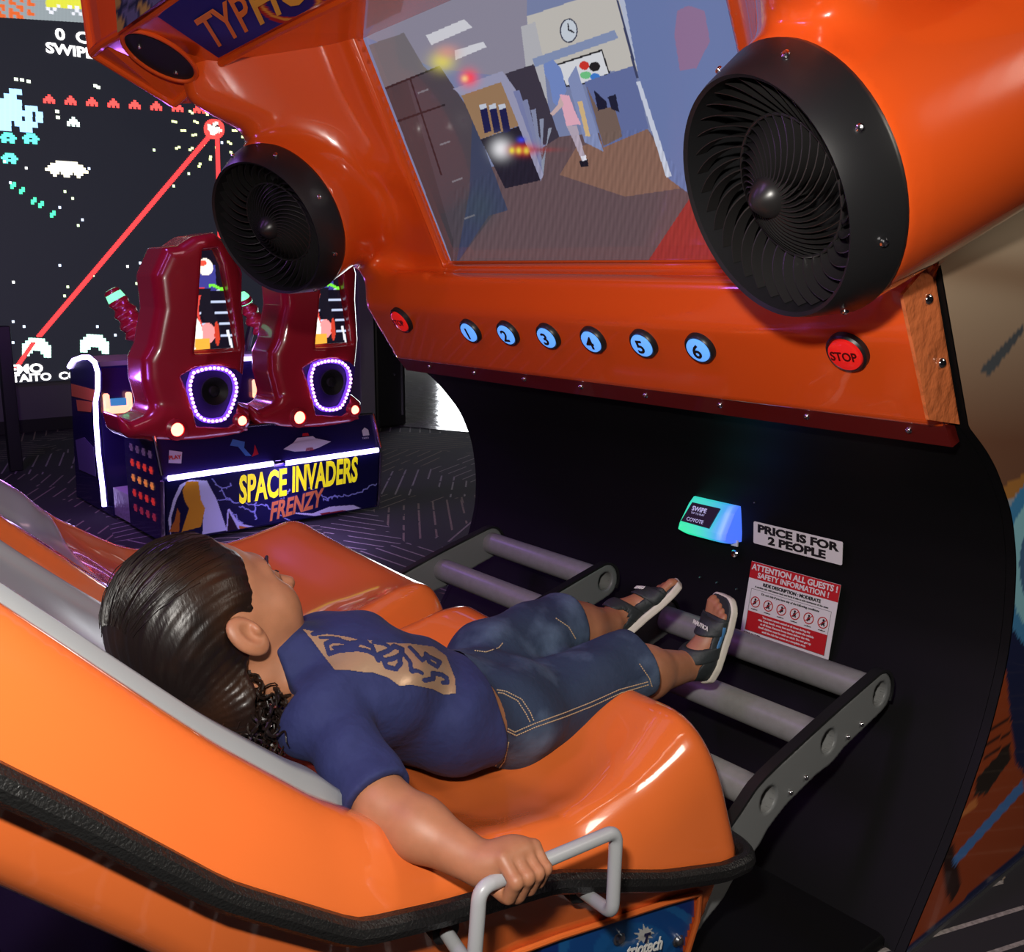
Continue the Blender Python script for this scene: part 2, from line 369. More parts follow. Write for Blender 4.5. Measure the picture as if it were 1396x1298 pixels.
# --- orange hood
tn = np.array([-.8971, -.4417]); td = np.array([-.4417, .8971]); sp = np.array([-.36, 1.335])
PC = np.array([.8, -.765, 1.43]); PA = np.array([.28, .88, .39]); PA /= np.linalg.norm(PA)
wp = np.cross(np.array([0, *td]), np.array([.90, -.98, 1.74])-np.array([.585, *sp])); wp /= np.linalg.norm(wp); wp = wp*(-1 if wp[1] > 0 else 1)
def hood(P):
    x = np.abs(P[:, 0]); y = P[:, 1]; z = P[:, 2]; Q = np.stack([x, y, z], 1)
    yz = P[:, 1:]-sp; dn = yz @ tn; dt = yz @ td
    A = smax(np.maximum(dn-.012, y-.6), np.maximum(x-.86, z-2.5), .05); A = smax(A, 1.2-z, .04)
    n2 = np.array([-.16, -.105])/.19138
    B = smax((yz-(np.array([-.335, 1.065])-sp)) @ n2, -.432-y, .012); B = smax(B, z-1.315, .02); B = np.maximum(B, np.maximum(1.05-z, y-.3)); B = smax(B, x-WX-.004, .02)
    d = smin(A, B, .03)
    q = Q-PC; t = q @ PA; r = np.linalg.norm(q-t[:, None]*PA, axis=1)
    cn = smax((r-(.205-.05*np.clip(t-.1, 0, 1)))*.99, np.maximum(.045-t, t-1.1), .02)
    d = smin(d, cn, .10)
    d = smin(d, cone(Q, (.80, -.33, 1.32), (.80, -.30, 1.42), .075, .09), .05)
    wing = smax((Q-np.array([.585, *sp])) @ wp, x-.91, .05)
    wing = smax(wing, (P[:, 1:]-np.array([-.753, 1.66])) @ np.array([-.324, -.946]), .05); wing = smax(wing, -.95-y, .03); wing = np.maximum(wing, z-2.3)
    d = smin(d, wing, .07)
    side = cone(Q, (1.0, -.25, 2.0), (1.05, .6, 2.15), .30, .40)
    d = smin(d, side, .15)
    d = np.maximum(d, y-.62); d = np.maximum(d, -np.maximum(r-.178, t-.115))
    cut = np.maximum(np.maximum(np.abs(P[:, 0])-.555, np.maximum(-dt-.0, dt-.90)), np.maximum(-.02-dn, dn-.35))
    d = smax(d, -cut, .012)
    return d
sdf('hood', hood, (-1.5, -1.05, 1.02), (1.5, .64, 2.55), .0125, M['orange'], cab)
# screen (recessed in the hood)
def scr(u, v, off=0): yz = sp+td*v+tn*off; return (u, yz[0], yz[1])
MB().prism([scr(-.57, -.004, -.03), scr(.57, -.004, -.03), scr(.57, 0.905, -.03), scr(-.57, 0.905, -.03)], np.array(scr(0, 0, .012))-np.array(scr(0, 0, 0))).build('screen', M['black'], cab)
scr_part = cab.children[-1]; scr_part['label'] = 'tilted screen with black rim'

# ------------------------------------------------------------------ twin ride seat
seat = thing('ride_seat', 'glossy orange twin reclining ride seat with grey backrest liners and black rubber edging', 'ride seat', (0, -1.1, 0))
TILT = -.05
def off(x, y):
    t = np.clip((-1.1-y)/.4, 0, 1); return TILT*x+.05*t*t*(3-2*t)*(.72-x)
c_out = [(-2.9, 2.14), (-2.2, 1.48), (-1.82, 1.08), (-1.62, .865), (-1.5, .75), (-1.386, .655), (-1.25, .595), (-1.1, .572), (-.95, .59), (-.8, .628), (-.72, .61)]
c_pan = [(-2.9, 1.98), (-2.2, 1.31), (-1.82, .945), (-1.6, .745), (-1.5, .665), (-1.35, .58), (-1.2, .52), (-1.05, .505), (-.92, .55), (-.82, .60), (-.74, .615), (-.7, .60)]
c_mid = [(-2.9, 2.07), (-2.2, 1.42), (-1.66, .872), (-1.56, .778), (-1.5, .722), (-1.35, .62), (-1.2, .58), (-1.05, .575), (-.95, .60), (-.85, .62), (-.7, .61)]
g_line = [(-2.9, 1.90), (-2.2, 1.26), (-1.853, .915), (-1.796, .86), (-1.66, .72), (-1.503, .60), (-1.376, .568), (-1.187, .529), (-.954, .43), (-.8, .38), (-.70, .37)]
b_line = [(-2.9, 1.75), (-2.2, 1.08), (-1.845, .74), (-1.7, .59), (-1.6, .46), (-1.5, .30), (-1.4, .12), (-1.35, .04), (-.7, .04)]
def seat_h(x, y):
    ax = np.abs(x); u = (ax-.40)/.34; pan = pl(y, c_pan)
    out = pl(y, c_out); mid = pl(y, c_mid)
    uo = np.clip(u, 0, 1.0); um = np.clip(-u, 0, 1.1)
    front = np.clip((y+1.10)/.25, 0, 1)
    h = pan+(out-pan)*uo**2.6+(mid-pan)*um**2.6
    return h-front*.30*np.clip((.085-ax)/.085, 0, 1)**2.2-.10*(1-front)*np.clip((.03-ax)/.03, 0, 1)**2*0
def seat_sdf(P):
    x = P[:, 0]; ax = np.abs(x); y = P[:, 1]; z = P[:, 2]-off(x, y)
    g = pl(y, g_line); up = (z-seat_h(x, y))*.72
    side = (ax-(.80-.25*np.clip(z-g, 0, .4)))*.97; fr = y+.722
    top = smax(smax(up, side, .09), fr+.10*np.clip(z-g, 0, .4), .06); top = smax(top, (g-.01-z)*.75, .02)
    bot = pl(y, b_line)
    lo = smax((ax-(.775-.3*np.clip(g-z, 0, .5))), (bot-z)*.7, .05); lo = smax(lo, y+.735, .03); lo = np.maximum(lo, (z-g)*.8)
    return smin(top, lo, .008)
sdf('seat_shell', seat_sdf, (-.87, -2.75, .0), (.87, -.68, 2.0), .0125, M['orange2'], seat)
def gp(x, y): return (x, y, float(pl(np.array([y]), g_line)[0])+float(off(x, y)))
path = [gp(.805, y) for y in np.linspace(-2.7, -.76, 90)]+[gp(.80*math.cos(a)+.0 if False else .745+.06*math.cos(a), -.75+.045*math.sin(a)) for a in np.linspace(0, math.pi/2, 8)]
path += [gp(x, -.705) for x in np.linspace(.70, -.70, 30)]
path += [gp(-(.745+.06*math.cos(a)), -.75+.045*math.sin(a)) for a in np.linspace(math.pi/2, 0, 8)]+[gp(-.805, y) for y in np.linspace(-.76, -2.7, 90)]
MB().tube(path, .0168, 10).build('edge_gasket', M['rubber'], seat)
# grey liners
def liner(cx, x0, x1, y0, y1, nx, ny, fn):
    V = []; 
    for i in range(nx+1):
        for j in range(ny+1):
            a, b = i/nx, j/ny; V.append(fn(a, b))
    k = (np.arange(nx)[:, None]*(ny+1)+np.arange(ny)[None]).ravel(); F = np.stack([k, k+ny+1, k+ny+2, k+1], 1); return V, F
for sx in (1, -1):
    def surf(a, b):
        y = -2.7+1.29*b; x1 = .725-.03*b; x0 = .065+.02*b
        if b > .9: q = ((b-.9)/.1)**2; x0 += .10*q; x1 -= .02*q
        X = x0+(x1-x0)*a; e = (1-a)*(x1-x0); ei = a*(x1-x0); m = min(e, ei, (1-b)*1.29)
        z = float(seat_h(np.array([X]), np.array([y]))[0])
        lift = .014*min(1, m/.012)-(.02 if m < .002 else 0)
        rim = .026*math.exp(-((e-.06)/.055)**2)+.010*math.exp(-((ei-.03)/.02)**2)
        brk = 1/(1+math.exp(-(y+1.50)*160))
        panel = -.010*(1/(1+math.exp(-(e-.135)*260)))
        lift += rim*(1-.45*brk)+panel*(1-brk)+.012*brk*math.exp(-((e-.06)/.07)**2)*(1/(1+math.exp((y+1.455)*160)))
        return (sx*X, y, z+lift+float(off(sx*X, y)))
    V, F = liner(0, 0, 1, 0, 1, 70, 150, surf)
    if sx < 0: F = F[:, ::-1]
    mk('seat_liner', V, F, M['liner'], seat)
# foot rests
def plate_path(dz): return [(-.80, .16), (-.70, .225), (-.60, .29), (-.54, .335), (-.344, .392), (-.157, .442)]
for cx, dz in (((.70, .10), -.0), ((-.12, -.62), .045)):
    pts = [(y, z+dz) for y, z in plate_path(0)]
    holes = pts[3:]
    for x0 in cx:
        def pf(P, x0=x0, pts=pts, holes=holes):
            Q = np.stack([np.zeros(len(P)), P[:, 1], P[:, 2]], 1); d = None
            for a, b in zip(pts[:-1], pts[1:]):
                e = cone(Q, (0, *a), (0, *b), .052-.001*(a[0]+.8)*8, .052-.001*(b[0]+.8)*8)
                d = e if d is None else smin(d, e, .03)
            for h in holes: d = np.maximum(d, .026-np.hypot(P[:, 1]-h[0], P[:, 2]-h[1]))
            return np.maximum(d, np.abs(P[:, 0]-x0)-.008)
        pp = sdf('foot_rest_plate', pf, (x0-.03, -.9, .08+dz), (x0+.03, -.06, .53+dz), .005, M['gray'], seat, newton=3)
        # rubber edging along the top
        top = []
        for i in range(len(pts)-1):
            a, b = np.array(pts[i]), np.array(pts[i+1]); nn = np.array([-(b-a)[1], (b-a)[0]]); nn /= np.linalg.norm(nn)
            top += [a+nn*.060, b+nn*.058] if i == 0 else [b+nn*(.057 if i < 3 else .0515)]
        c = np.array(pts[-1]); top = top[:-1]+[c+.0475*np.array([math.cos(t), math.sin(t)]) for t in np.linspace(1.85, -.6, 8)]
        tp = np.array(top); tt = np.linspace(0, len(tp)-1, 60); tp = np.stack([np.interp(tt, range(len(tp)), tp[:, k]) for k in (0, 1)], 1)
        tp[1:-1] = (tp[:-2]+tp[1:-1]+tp[2:])/3
        mbb = MB(); VV = []; m_ = len(tp)
        for xx in (x0-.011, x0+.011):
            for q in tp: VV.append((xx, q[0], q[1]))
            nr = np.gradient(tp, axis=0); nr = np.stack([-nr[:, 1], nr[:, 0]], 1); nr /= np.linalg.norm(nr, axis=1)[:, None]
            for q in tp+nr*.006: VV.append((xx, q[0], q[1]))
        FF = [(i+2*m_, i+1+2*m_, i+1, i) for i in range(m_-1)]+[(i+m_, i+1+m_, i+1+3*m_, i+3*m_) for i in range(m_-1)]+[(i, i+1, i+1+m_, i+m_) for i in range(m_-1)]+[(i+3*m_, i+1+3*m_, i+1+2*m_, i+2*m_) for i in range(m_-1)]
        mbb.add(VV, FF).build('edge_trim', M['black'], pp, sharp=40)
        if x0 in (cx[0],):
            sg = 1
            for y in (-.225, -.275, -.42, -.47, -.61):
                z = float(np.interp(y, [p[0] for p in plate_path(0)], [p[1] for p in plate_path(0)]))-.030
                screws([(x0+sg*.009, y, z+dz)], (sg, 0, 0), .0055, M['chrome'], pp)
    for (y, z) in holes:
        MB().lathe((cx[1], y, z), (1, 0, 0), [(.0, .033), (cx[0]-cx[1]-.01, .033), (cx[0]-cx[1]+.004, .026), (cx[0]-cx[1]-.05, .026), (cx[0]-cx[1]-.05, 0)], 28, cap=False).build('foot_rest_tube', M['tube'], seat)
# grab handles
for sx in (1,):
    X = lambda x: sx*x
    P = [(X(.765), -1.105, .425), (X(.88), -1.145, .462), (X(.88), -1.142, .585), (X(.88), -1.375, .60), (X(.88), -1.385, .49), (X(.765), -1.35, .475)]
    P = [(a, b, c+(TILT*2*-.8*0)) for a, b, c in P]
    if sx < 0: P = [(a, b, c+.07) for a, b, c in P]
    hd = MB().tube(fillet(P, .018), .0095, 14).build('grab_handle', M['hand'], seat)
    for k in (0, 5):
        MB().lathe((P[k][0]+sx*.0, P[k][1], P[k][2]), (sx, 0, 0), [(-.01, .02), (.012, .022), (.018, .017), (.018, .01)], 20).build('rubber_collar', M['black'], hd)

MB().box(-.86, .86, -1.7, -.335, .002, .035, .008).build('base_plate', M['blackp'], seat)

# blue printed plate, bolts and lettering on the lower side of the seat body
from mathutils.bvhtree import BVHTree
me_ = [o for o in seat.children if o.name.startswith('seat_shell')][0].data
bvs = BVHTree.FromPolygons([tuple(np.array(v.co[:])+np.array(LOC[seat.name])) for v in me_.vertices], [tuple(p.vertices) for p in me_.polygons])
def onseat(px, py, off):
    h = bvs.ray_cast(Vector(CAM), Vector(ray(px, py)).normalized()); return None if h[0] is None else np.array(h[0])+np.array(h[1])*off
def plate(nm, poly, off, m, step=3., paint=None):
    xs_ = np.arange(min(p[0] for p in poly), max(p[0] for p in poly)+step, step); ys_ = np.arange(min(p[1] for p in poly), max(p[1] for p in poly)+step, step); V = []; F = []; idx = {}
    gx, gy_ = np.meshgrid(xs_, ys_, indexing='ij'); T_ = inpoly(gx, gy_, poly)
    def vid(i, j):
        if (i, j) not in idx:
            p = onseat(xs_[i], ys_[j], off); idx[(i, j)] = -1 if p is None else len(V)
            if p is not None: V.append(p)
        return idx[(i, j)]
    for i in range(len(xs_)-1):
        for j in range(len(ys_)-1):
            if T_[i, j] and T_[i+1, j+1]:
                q = [vid(i, j), vid(i+1, j), vid(i+1, j+1), vid(i, j+1)]
                if min(q) >= 0 and np.linalg.norm(V[q[0]]-V[q[2]]) < .05: F.append(q)
    return artmesh(nm, paint, np.array(V), F, m, seat, smooth=True) if paint else mk(nm, V, F, m, seat)
def paint_plate(P):
    px, py = proj(P); r = np.hypot((px-865)/95., (py-1300)/70.); c = np.zeros((len(P), 3)); c[:] = rgb(14, 30, 90)
    c[r < 1.35] = rgb(20, 60, 140); c[r < 1.1] = rgb(34, 110, 180); c[(r < .95)] = rgb(24, 84, 160); c[r < .6] = rgb(30, 104, 176); return c
dpl = plate('blue_plate', [(640, 1330), (700, 1298), (760, 1276), (820, 1258), (948, 1219), (945, 1250), (930, 1298), (915, 1350), (700, 1400), (600, 1380)], .002, mat('plate_print', (.1, .1, .3), .3, attr='base', coat=.3), 3., paint_plate)
dpl['label'] = 'blue printed plate with white starburst'
edge = [onseat(*q, .006) for q in ((640, 1326), (700, 1295), (760, 1273), (820, 1254), (905, 1227), (951, 1214), (948, 1250), (934, 1296))]
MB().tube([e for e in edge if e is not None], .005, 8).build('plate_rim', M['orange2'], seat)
star = []
for k in range(22):
    a = 2*math.pi*k/22; r_ = (22 if k % 4 == 0 else 17) if k % 2 == 0 else 10; star.append((877+r_*math.cos(a)*.85, 1272+r_*math.sin(a)*.85-.15*r_*math.cos(a)))
st = plate('starburst', star, .0035, M['white'], 1.2)
c0 = onseat(853, 1297, .011); ex_ = onseat(894, 1286, .011)-c0; ey_ = np.array((0, 0, 1.)); exn = ex_/np.linalg.norm(ex_); ey_ = ey_-exn*(ey_ @ exn); ey_ /= np.linalg.norm(ey_); nn_ = np.cross(exn, ey_)
text('triotech', .034, c0-exn*.012+nn_*.002, exn, ey_, M['white'], seat, 'lettering', bold=.0006, sx=.82)
ct = onseat(871, 1279, .010); text('T', .022, ct+nn_*.001, exn, ey_, M['navy'], seat, 'lettering', bold=.0012)
for q in ((842, 1277), (922, 1280)):
    p = onseat(*q, .001); MB().lathe(p, nn_, [(0, .0125), (.003, .0125), (.004, .009), (.009, .0075), (.011, .004), (.011, 0)], 20, cap=False).build('bolt', M['steel'], seat)

# ------------------------------------------------------------------ cabinet details
def onpl(px, py, P, n): d = ray(px, py); n = np.array(n, float); P = np.array(P, float); return CAM+d*(((P-CAM) @ n)/(d @ n))
# bezel and picture of the screen
def sbar(u0, v0, u1, v1, wd, o0, o1):
    a = np.array(scr(u0, v0, 0)); b = np.array(scr(u1, v1, 0)); e = (b-a)/np.linalg.norm(b-a); N3 = np.array((0, *tn)); s = np.cross(e, N3)
    return MB().frame((a+b)/2+N3*(o0+o1)/2, e, s, N3, np.linalg.norm(b-a)+wd, wd, o1-o0, .003)
for q in ((-.56, -.004, .56, -.004), (-.56, -.004, -.56, .9), (.56, -.004, .56, .9)):
    sbar(*q, .010, -.012, .014).build('screen_bezel', M['orange'], cab)
sbar(-.57, .655, .57, .655, .022, -.005, .03).build('screen_bar', M['orange'], cab)

def paint_screen(P):
    px, py = proj(P); c = np.zeros((len(P), 3)); c[:] = rgb(118, 128, 165)
    X, Y = px, py
    def f(poly, col): c[inpoly(X, Y, poly)] = rgb(*col)
    def cp(poly, s=2.685): return [(480+a/s, b/s) for a, b in poly]
    f(cp([(40, 130), (520, -80), (640, -60), (640, 330), (560, 280), (300, 250)]), (138, 134, 152))         # ceiling
    f(cp([(640, 60), (1000, -60), (1060, 260), (760, 260), (650, 230)]), (190, 186, 180))
    f(cp([(618, 98), (670, 80), (700, 215), (735, 560), (700, 520), (640, 280)]), (176, 176, 182))
    f(cp([(560, 270), (665, 235), (765, 520), (700, 530), (620, 370)]), (58, 52, 66))
    f(cp([(660, 215), (960, 110), (975, 140), (670, 245)]), (128, 142, 178))
    f(cp([(270, 130), (410, 70), (440, 100), (290, 165)]), (206, 206, 214)); f(cp([(375, 185), (480, 152), (492, 172), (378, 220)]), (208, 208, 216))
    f(cp([(370, 640), (620, 590), (760, 500), (1080, 470), (1300, 760), (1400, 960), (360, 990)]), (98, 78, 82))   # floor
    f(cp([(820, 540), (1080, 470), (1200, 690), (1000, 720), (760, 640)]), (132, 98, 84))
    f(cp([(60, 165), (190, 120), (260, 240), (280, 260), (120, 320)]), (112, 106, 112))
    f(cp([(120, 320), (320, 240), (440, 420), (520, 780), (380, 970)]), (76, 68, 76))            # left cabinet
    f(cp([(120, 320), (200, 290), (370, 880), (370, 970)]), (66, 60, 66)); f(cp([(440, 420), (570, 770), (500, 790), (380, 970), (430, 700)]), (60, 66, 92))
    for q in ([(165, 440), (340, 380), (342, 386), (168, 448)], [(120, 320), (320, 240), (322, 246), (122, 328)], [(210, 290), (216, 288), (330, 640), (324, 642)]): f(cp(q), (36, 34, 40))
    for (a, b) in ((350, 520), (395, 655), (440, 790), (270, 330)): f(cp([(a-30, b+8), (a+8, b-6), (a+10, b), (a-28, b+14)]), (120, 118, 126))
    f(cp([(370, 325), (550, 260), (600, 330), (700, 640), (690, 665), (560, 350), (400, 350)]), (150, 150, 178))
    f(cp([(400, 350), (545, 300), (610, 460), (470, 510)]), (150, 118, 88)); f(cp([(470, 510), (610, 462), (690, 660), (560, 690)]), (34, 30, 44))
    for a in (465, 500, 535): f(cp([(a, 385), (a+25, 378), (a+45, 480), (a+20, 488)]), (26, 28, 74)); f(cp([(a, 385), (a+25, 378), (a+28, 395), (a+4, 402)]), (190, 196, 210))
    for k in range(5): f(cp([(590+k*32, 335+k*34), (612+k*30, 330+k*34), (700-k*2, 600), (700, 640)]), (118+k*6, 124+k*6, 166))
    f(cp([(745, 235), (915, 180), (945, 270), (850, 310), (780, 320)]), (30, 30, 34)); f(cp([(752, 240), (912, 188), (938, 268), (850, 302), (785, 312)]), (212, 214, 220))
    for (a, b, ra, rb, col) in ((850, 240, 18, 16, (200, 50, 40)), (888, 244, 20, 18, (30, 28, 30)), (855, 275, 20, 14, (110, 190, 130)), (890, 282, 18, 14, (60, 120, 200))):
        c[((X-480-a/2.685)*2.685/ra)**2+((Y-b/2.685)*2.685/rb)**2 < 1] = rgb(*col)
    f(cp([(790, 290), (820, 240), (920, 555), (850, 520)]), (128, 140, 182)); f(cp([(850, 300), (1030, 240), (1085, 470), (990, 510), (920, 540)]), (96, 108, 156))
    f(cp([(860, 320), (900, 400), (960, 390), (990, 500), (920, 535)]), (112, 92, 84)); f(cp([(885, 330), (930, 370), (935, 395), (900, 405)]), (22, 24, 48)); f(cp([(935, 355), (965, 345), (978, 410), (950, 400)]), (26, 28, 50))
    f(cp([(825, 372), (842, 368), (872, 500), (855, 498)]), (206, 176, 128))
    f(cp([(965, -40), (1010, -40), (1180, 650), (1150, 650)]), (176, 184, 206)); f(cp([(990, -40), (1500, -40), (1500, 700), (1235, 710), (1160, 655), (1050, 290)]), (104, 120, 168))
    f(cp([(1040, 300), (1055, 298), (1170, 645), (1150, 650)]), (196, 202, 220)); f(cp([(968, 0), (975, 0), (1050, 285), (1040, 288)]), (58, 64, 96))
    f(cp([(1190, 40), (1230, 20), (1290, 40), (1310, 150), (1260, 250), (1200, 260), (1180, 130)]), (140, 110, 146))
    f(cp([(1240, 720), (1500, 900), (1500, 1000), (1080, 960), (1100, 930)]), (150, 48, 44))
    for (a, b, ra, rb, col) in ((793, 112, 33, 45, (56, 60, 80)), (793, 112, 28, 40, (196, 204, 214))): c[((X-480-a/2.685)*2.685/ra)**2+((Y-b/2.685)*2.685/rb)**2 < 1] = rgb(*col)
    f(cp([(790, 112), (800, 108), (815, 118), (813, 122)]), (40, 40, 50)); f(cp([(790, 112), (796, 110), (792, 85), (788, 86)]), (40, 40, 50))
    # a walking figure with long blue hair and a pink dress
    f(cp([(700, 235), (735, 218), (765, 250), (785, 330), (760, 395), (735, 375), (722, 300), (705, 270)]), (112, 134, 192))
    f(cp([(760, 345), (795, 350), (812, 400), (838, 455), (785, 462), (770, 400)]), (222, 168, 186)); f(cp([(762, 350), (775, 385), (735, 425), (725, 415), (752, 385)]), (196, 170, 170))
    f(cp([(785, 462), (822, 458), (856, 585), (842, 590), (808, 510)]), (176, 162, 178)); f(cp([(832, 590), (862, 582), (866, 608), (838, 612)]), (24, 22, 34)); f(cp([(838, 572), (856, 568), (858, 586), (842, 590)]), (226, 224, 236))
    # game effects
    def blob(a, b, ra, rb, col, al=1):
        g = np.exp(-((((X-480)*2.685-a)/ra)**2+((Y*2.685-b)/rb)**2))[:, None]*al; c[:] = c*(1-g)+np.array(rgb(*col))*g*1.0
    blob(330, 225, 42, 34, (226, 214, 100), .9); blob(350, 190, 40, 26, (230, 150, 140), .6); blob(428, 285, 30, 30, (255, 70, 90), 1); blob(412, 288, 12, 12, (255, 200, 140), 1)
    blob(545, 545, 34, 34, (235, 236, 240), 1); blob(625, 548, 48, 20, (210, 40, 50), 1); blob(620, 512, 14, 10, (60, 70, 220), 1)
    for a in (585, 610, 638): blob(a, 551, 10, 11, (240, 220, 70), 1)
    blob(700, 548, 60, 8, (150, 60, 60), .6); blob(470, 760, 60, 70, (60, 76, 84), .5)
    n = np.sin(X*.9+Y*.13)*np.sin(X*.31-Y*.07); fl = inpoly(X, Y, cp([(370, 700), (760, 500), (1080, 470), (1300, 760), (1400, 960), (360, 990)]))
    c[fl] *= (1+.14*n[fl])[:, None]
    c[inpoly(X, Y, cp([(1000, -60), (1500, -60), (1500, 700), (1235, 710)]))] *= 1.0
    return c
V, F = grid(scr(-.553, .004, -.012), np.array(scr(.553, .004, -.012))-np.array(scr(-.553, .004, -.012)), np.array(scr(0, .895, 0))-np.array(scr(0, .004, 0)), 680, 560)
o = artmesh('screen_image', paint_screen, V, F, mat('screen_picture', (.01, .01, .012), .12, attr='emit', es=.92, coat=.4), cab); o['label'] = 'lit picture of an office corridor'

# round fan vents
def vent(s):
    C0 = PC*np.array([s, 1, 1]); out = -PA*np.array([s, 1, 1]); v = None
    e1 = np.cross(out, (0, 0, 1.)); e1 /= np.linalg.norm(e1); e2 = np.cross(out, e1)
    v = MB().lathe(C0, out, [(-.06, .200), (-.055, .206), (-.046, .208), (.014, .187), (.024, .182), (.020, .176), (-.03, .172), (-.10, .170), (-.10, .0)], 72, cap=False).build('fan_vent', M['black'], cab, sharp=40)
    g = MB(); hub_r = .028; 
    for k in range(34):
        for (r0, r1, t0, t1, a0, sw) in ((.026, .108, .012, -.030, 0, .95), (.108, .172, -.030, .006, .95, .42)):
            V = []; n = 9
            for i in range(n+1):
                u = i/n; r = r0+(r1-r0)*u; a = 2*math.pi*k/34+(a0+sw*u**1.3)*s; t = t0+(t1-t0)*u+.006*math.sin(math.pi*u)
                d = math.cos(a)*e1+math.sin(a)*e2; td_ = -math.sin(a)*e1+math.cos(a)*e2
                for (w_, h_) in ((-.0011, 0), (.0011, 0), (.0046, -.020), (.0026, -.020)): V.append(C0+d*r+td_*w_+out*(t+h_))
            F = [(i*4+j, i*4+(j+1) % 4, i*4+4+(j+1) % 4, i*4+4+j) for i in range(n) for j in range(4)]
            g.add(V, F)
    ring = [C0+out*(-.032)+.108*(math.cos(a)*e1+math.sin(a)*e2) for a in np.linspace(0, 2*math.pi, 60, endpoint=False)]
    g.tube(ring, .0030, 8, closed=True); g.build('fan_grille', M['vane'], v, sharp=30)
    MB().lathe(C0, out, [(-.05, .033), (.008, .032), (.020, .027), (.034, .013), (.038, .004), (.0385, 0)], 32, cap=False).build('fan_hub', M['vane'], v)
    for k in range(8):
        a = 2*math.pi*k/8+.35; d = math.cos(a)*e1+math.sin(a)*e2
        MB().lathe(C0+d*.2000+out*(-.018), d*.85+out*.53, [(0, .0062), (.003, .0058), (.0045, .0035), (.004, 0)], 14, cap=False).build('screw', M['chrome'], v)
M['vane'] = mat('black_fan_plastic', (.016, .015, .015), .33)
vent(1); vent(-1)

# buttons on the sloping lower edge
bn = np.array((0, -.16, -.105)); bn /= np.linalg.norm(bn); bu = np.array((0, -.105, .16))*-1; bu = np.array((0, -.5493, .8356)); bu = bu-bn*(bu @ bn); bu /= np.linalg.norm(bu)
if bu[2] < 0: bu = -bu
bn = -np.cross(bu, (1, 0, 0)) if np.cross(bu, (1, 0, 0))[1] > 0 else np.cross(bu, (1, 0, 0))
Bp = np.array((0, -.335, 1.065))
M['blue'] = mat('blue_lit_button', (.05, .25, .7), .25, emis=(.13, .36, 1), es=1.0, coat=.5)
M['stop'] = mat('red_lit_button', (.5, .01, .01), .2, emis=(1, .02, .015), es=.42, coat=.7)
M['dred'] = mat('dark_red_print', (.08, .002, .002), .4)
for i, q in enumerate(((643, 450), (694, 453), (749, 457), (810, 462), (879, 467), (956, 473))):
    c = onpl(*q, Bp, bn)
    b = MB().lathe(c, bn, [(0, .0365), (.009, .0355), (.013, .032), (.011, .0285), (.011, 0)], 36, cap=False).build('push_button', M['black'], cab)
    b['label'] = 'blue lit button numbered %d' % (i+1)
    MB().lathe(c, bn, [(.010, .0285), (.014, .0275), (.0155, .024), (.016, 0)], 36, cap=False).build('button_lens', M['blue'], b)
    text(str(i+1), .047, c+bn*.0168-bu*.0165-np.array((0.0005, 0, 0)), (1, 0, 0), bu, M['ink'], b, 'number', bold=.0009, align='CENTER')
for q in ((549, 435), (1157, 478)):
    c = onpl(*q, Bp, bn)
    b = MB().lathe(c, bn, [(0, .041), (.010, .040), (.014, .0365), (.011, .033), (.011, 0)], 40, cap=False).build('stop_button', M['black'], cab)
    MB().lathe(c, bn, [(.010, .033), (.016, .032), (.018, .028), (.0185, 0)], 40, cap=False).build('button_lens', M['stop'], b)
    text('STOP', .0265, c+bn*.0193-bu*.0092, (1, 0, 0), bu, M['dred'], b, 'lettering', bold=.0004, align='CENTER', sx=.84)
for x in np.linspace(-.72, .80, 8): screws([(x, -.3075, 1.036)], (0, -.76, -.65), .007, M['chrome'], cab)
MB().prism([(-.874, -.332, 1.066), (-.874, -.286, 1.012), (-.874, -.262, 1.02), (-.874, -.30, 1.07)], (1.748, 0, 0)).build('lip', mat('dark_red_lip', (.12, .006, .004), .35, coat=.4), cab)
# shiny corner sticker on the near end of the lower edge
cs = [onx(1230, 388, .884), onx(1262, 355, .884), onx(1288, 505, .884), onx(1268, 505, .884), onx(1243, 455, .884)]
MB().prism([onx(x_, y_, .879) for x_, y_ in ((1226, 402), (1266, 355), (1304, 578), (1262, 572))], (.006, 0, 0)).build('corner_bracket', mat('crinkled_orange_film', (.85, .22, .07), .22, .15, coat=1, bump=(11, .55, .04)), cab, smooth=False)
screws([onx(1266, 408, .886), onx(1284, 495, .886)], (1, -.2, 0), .009, M['chrome'], cab)

# signs on the black panel
def sheet(name, x0, x1, z0, z1, y0, y1, m, parent, th=.0012, r=.004):  # y0 at top, y1 at bottom
    u = np.array((1, 0, 0)); v = np.array((0, y0-y1, z1-z0)); L = np.linalg.norm(v); v = v/L; n = np.cross(u, v); o = np.array((x0, y1, z0)); P = []
    for (cx_, cz_, a0) in ((x1-x0-r, L-r, 0), (r, L-r, 90), (r, r, 180), (x1-x0-r, r, 270)):
        for k in range(5): a = math.radians(a0+k*22.5); P.append(o+u*(cx_+r*math.cos(a))+v*(cz_+r*math.sin(a)))
    ob = MB().prism(P, n*th).build(name, m, parent, smooth=False); return ob, o+n*th, u, v, n
sg, o, u, v, n = sheet('price_sign', .265, .514, .654, .711, -.022, -.018, M['white'], cab); sg['label'] = 'white sign reading price is for 2 people'
text('PRICE IS FOR', .0270, o+u*.1245+v*.0325+n*.0003, u, v, M['ink'], sg, bold=.0013, align='CENTER', sx=1.45)
text('2 PEOPLE', .0270, o+u*.1245+v*.007+n*.0003, u, v, M['ink'], sg, bold=.0013, align='CENTER', sx=1.45)
sg, o, u, v, n = sheet('safety_sign', .262, .514, .395, .606, -.016, -.052, M['white'], cab, r=.001); sg['label'] = 'white and red safety information sign'
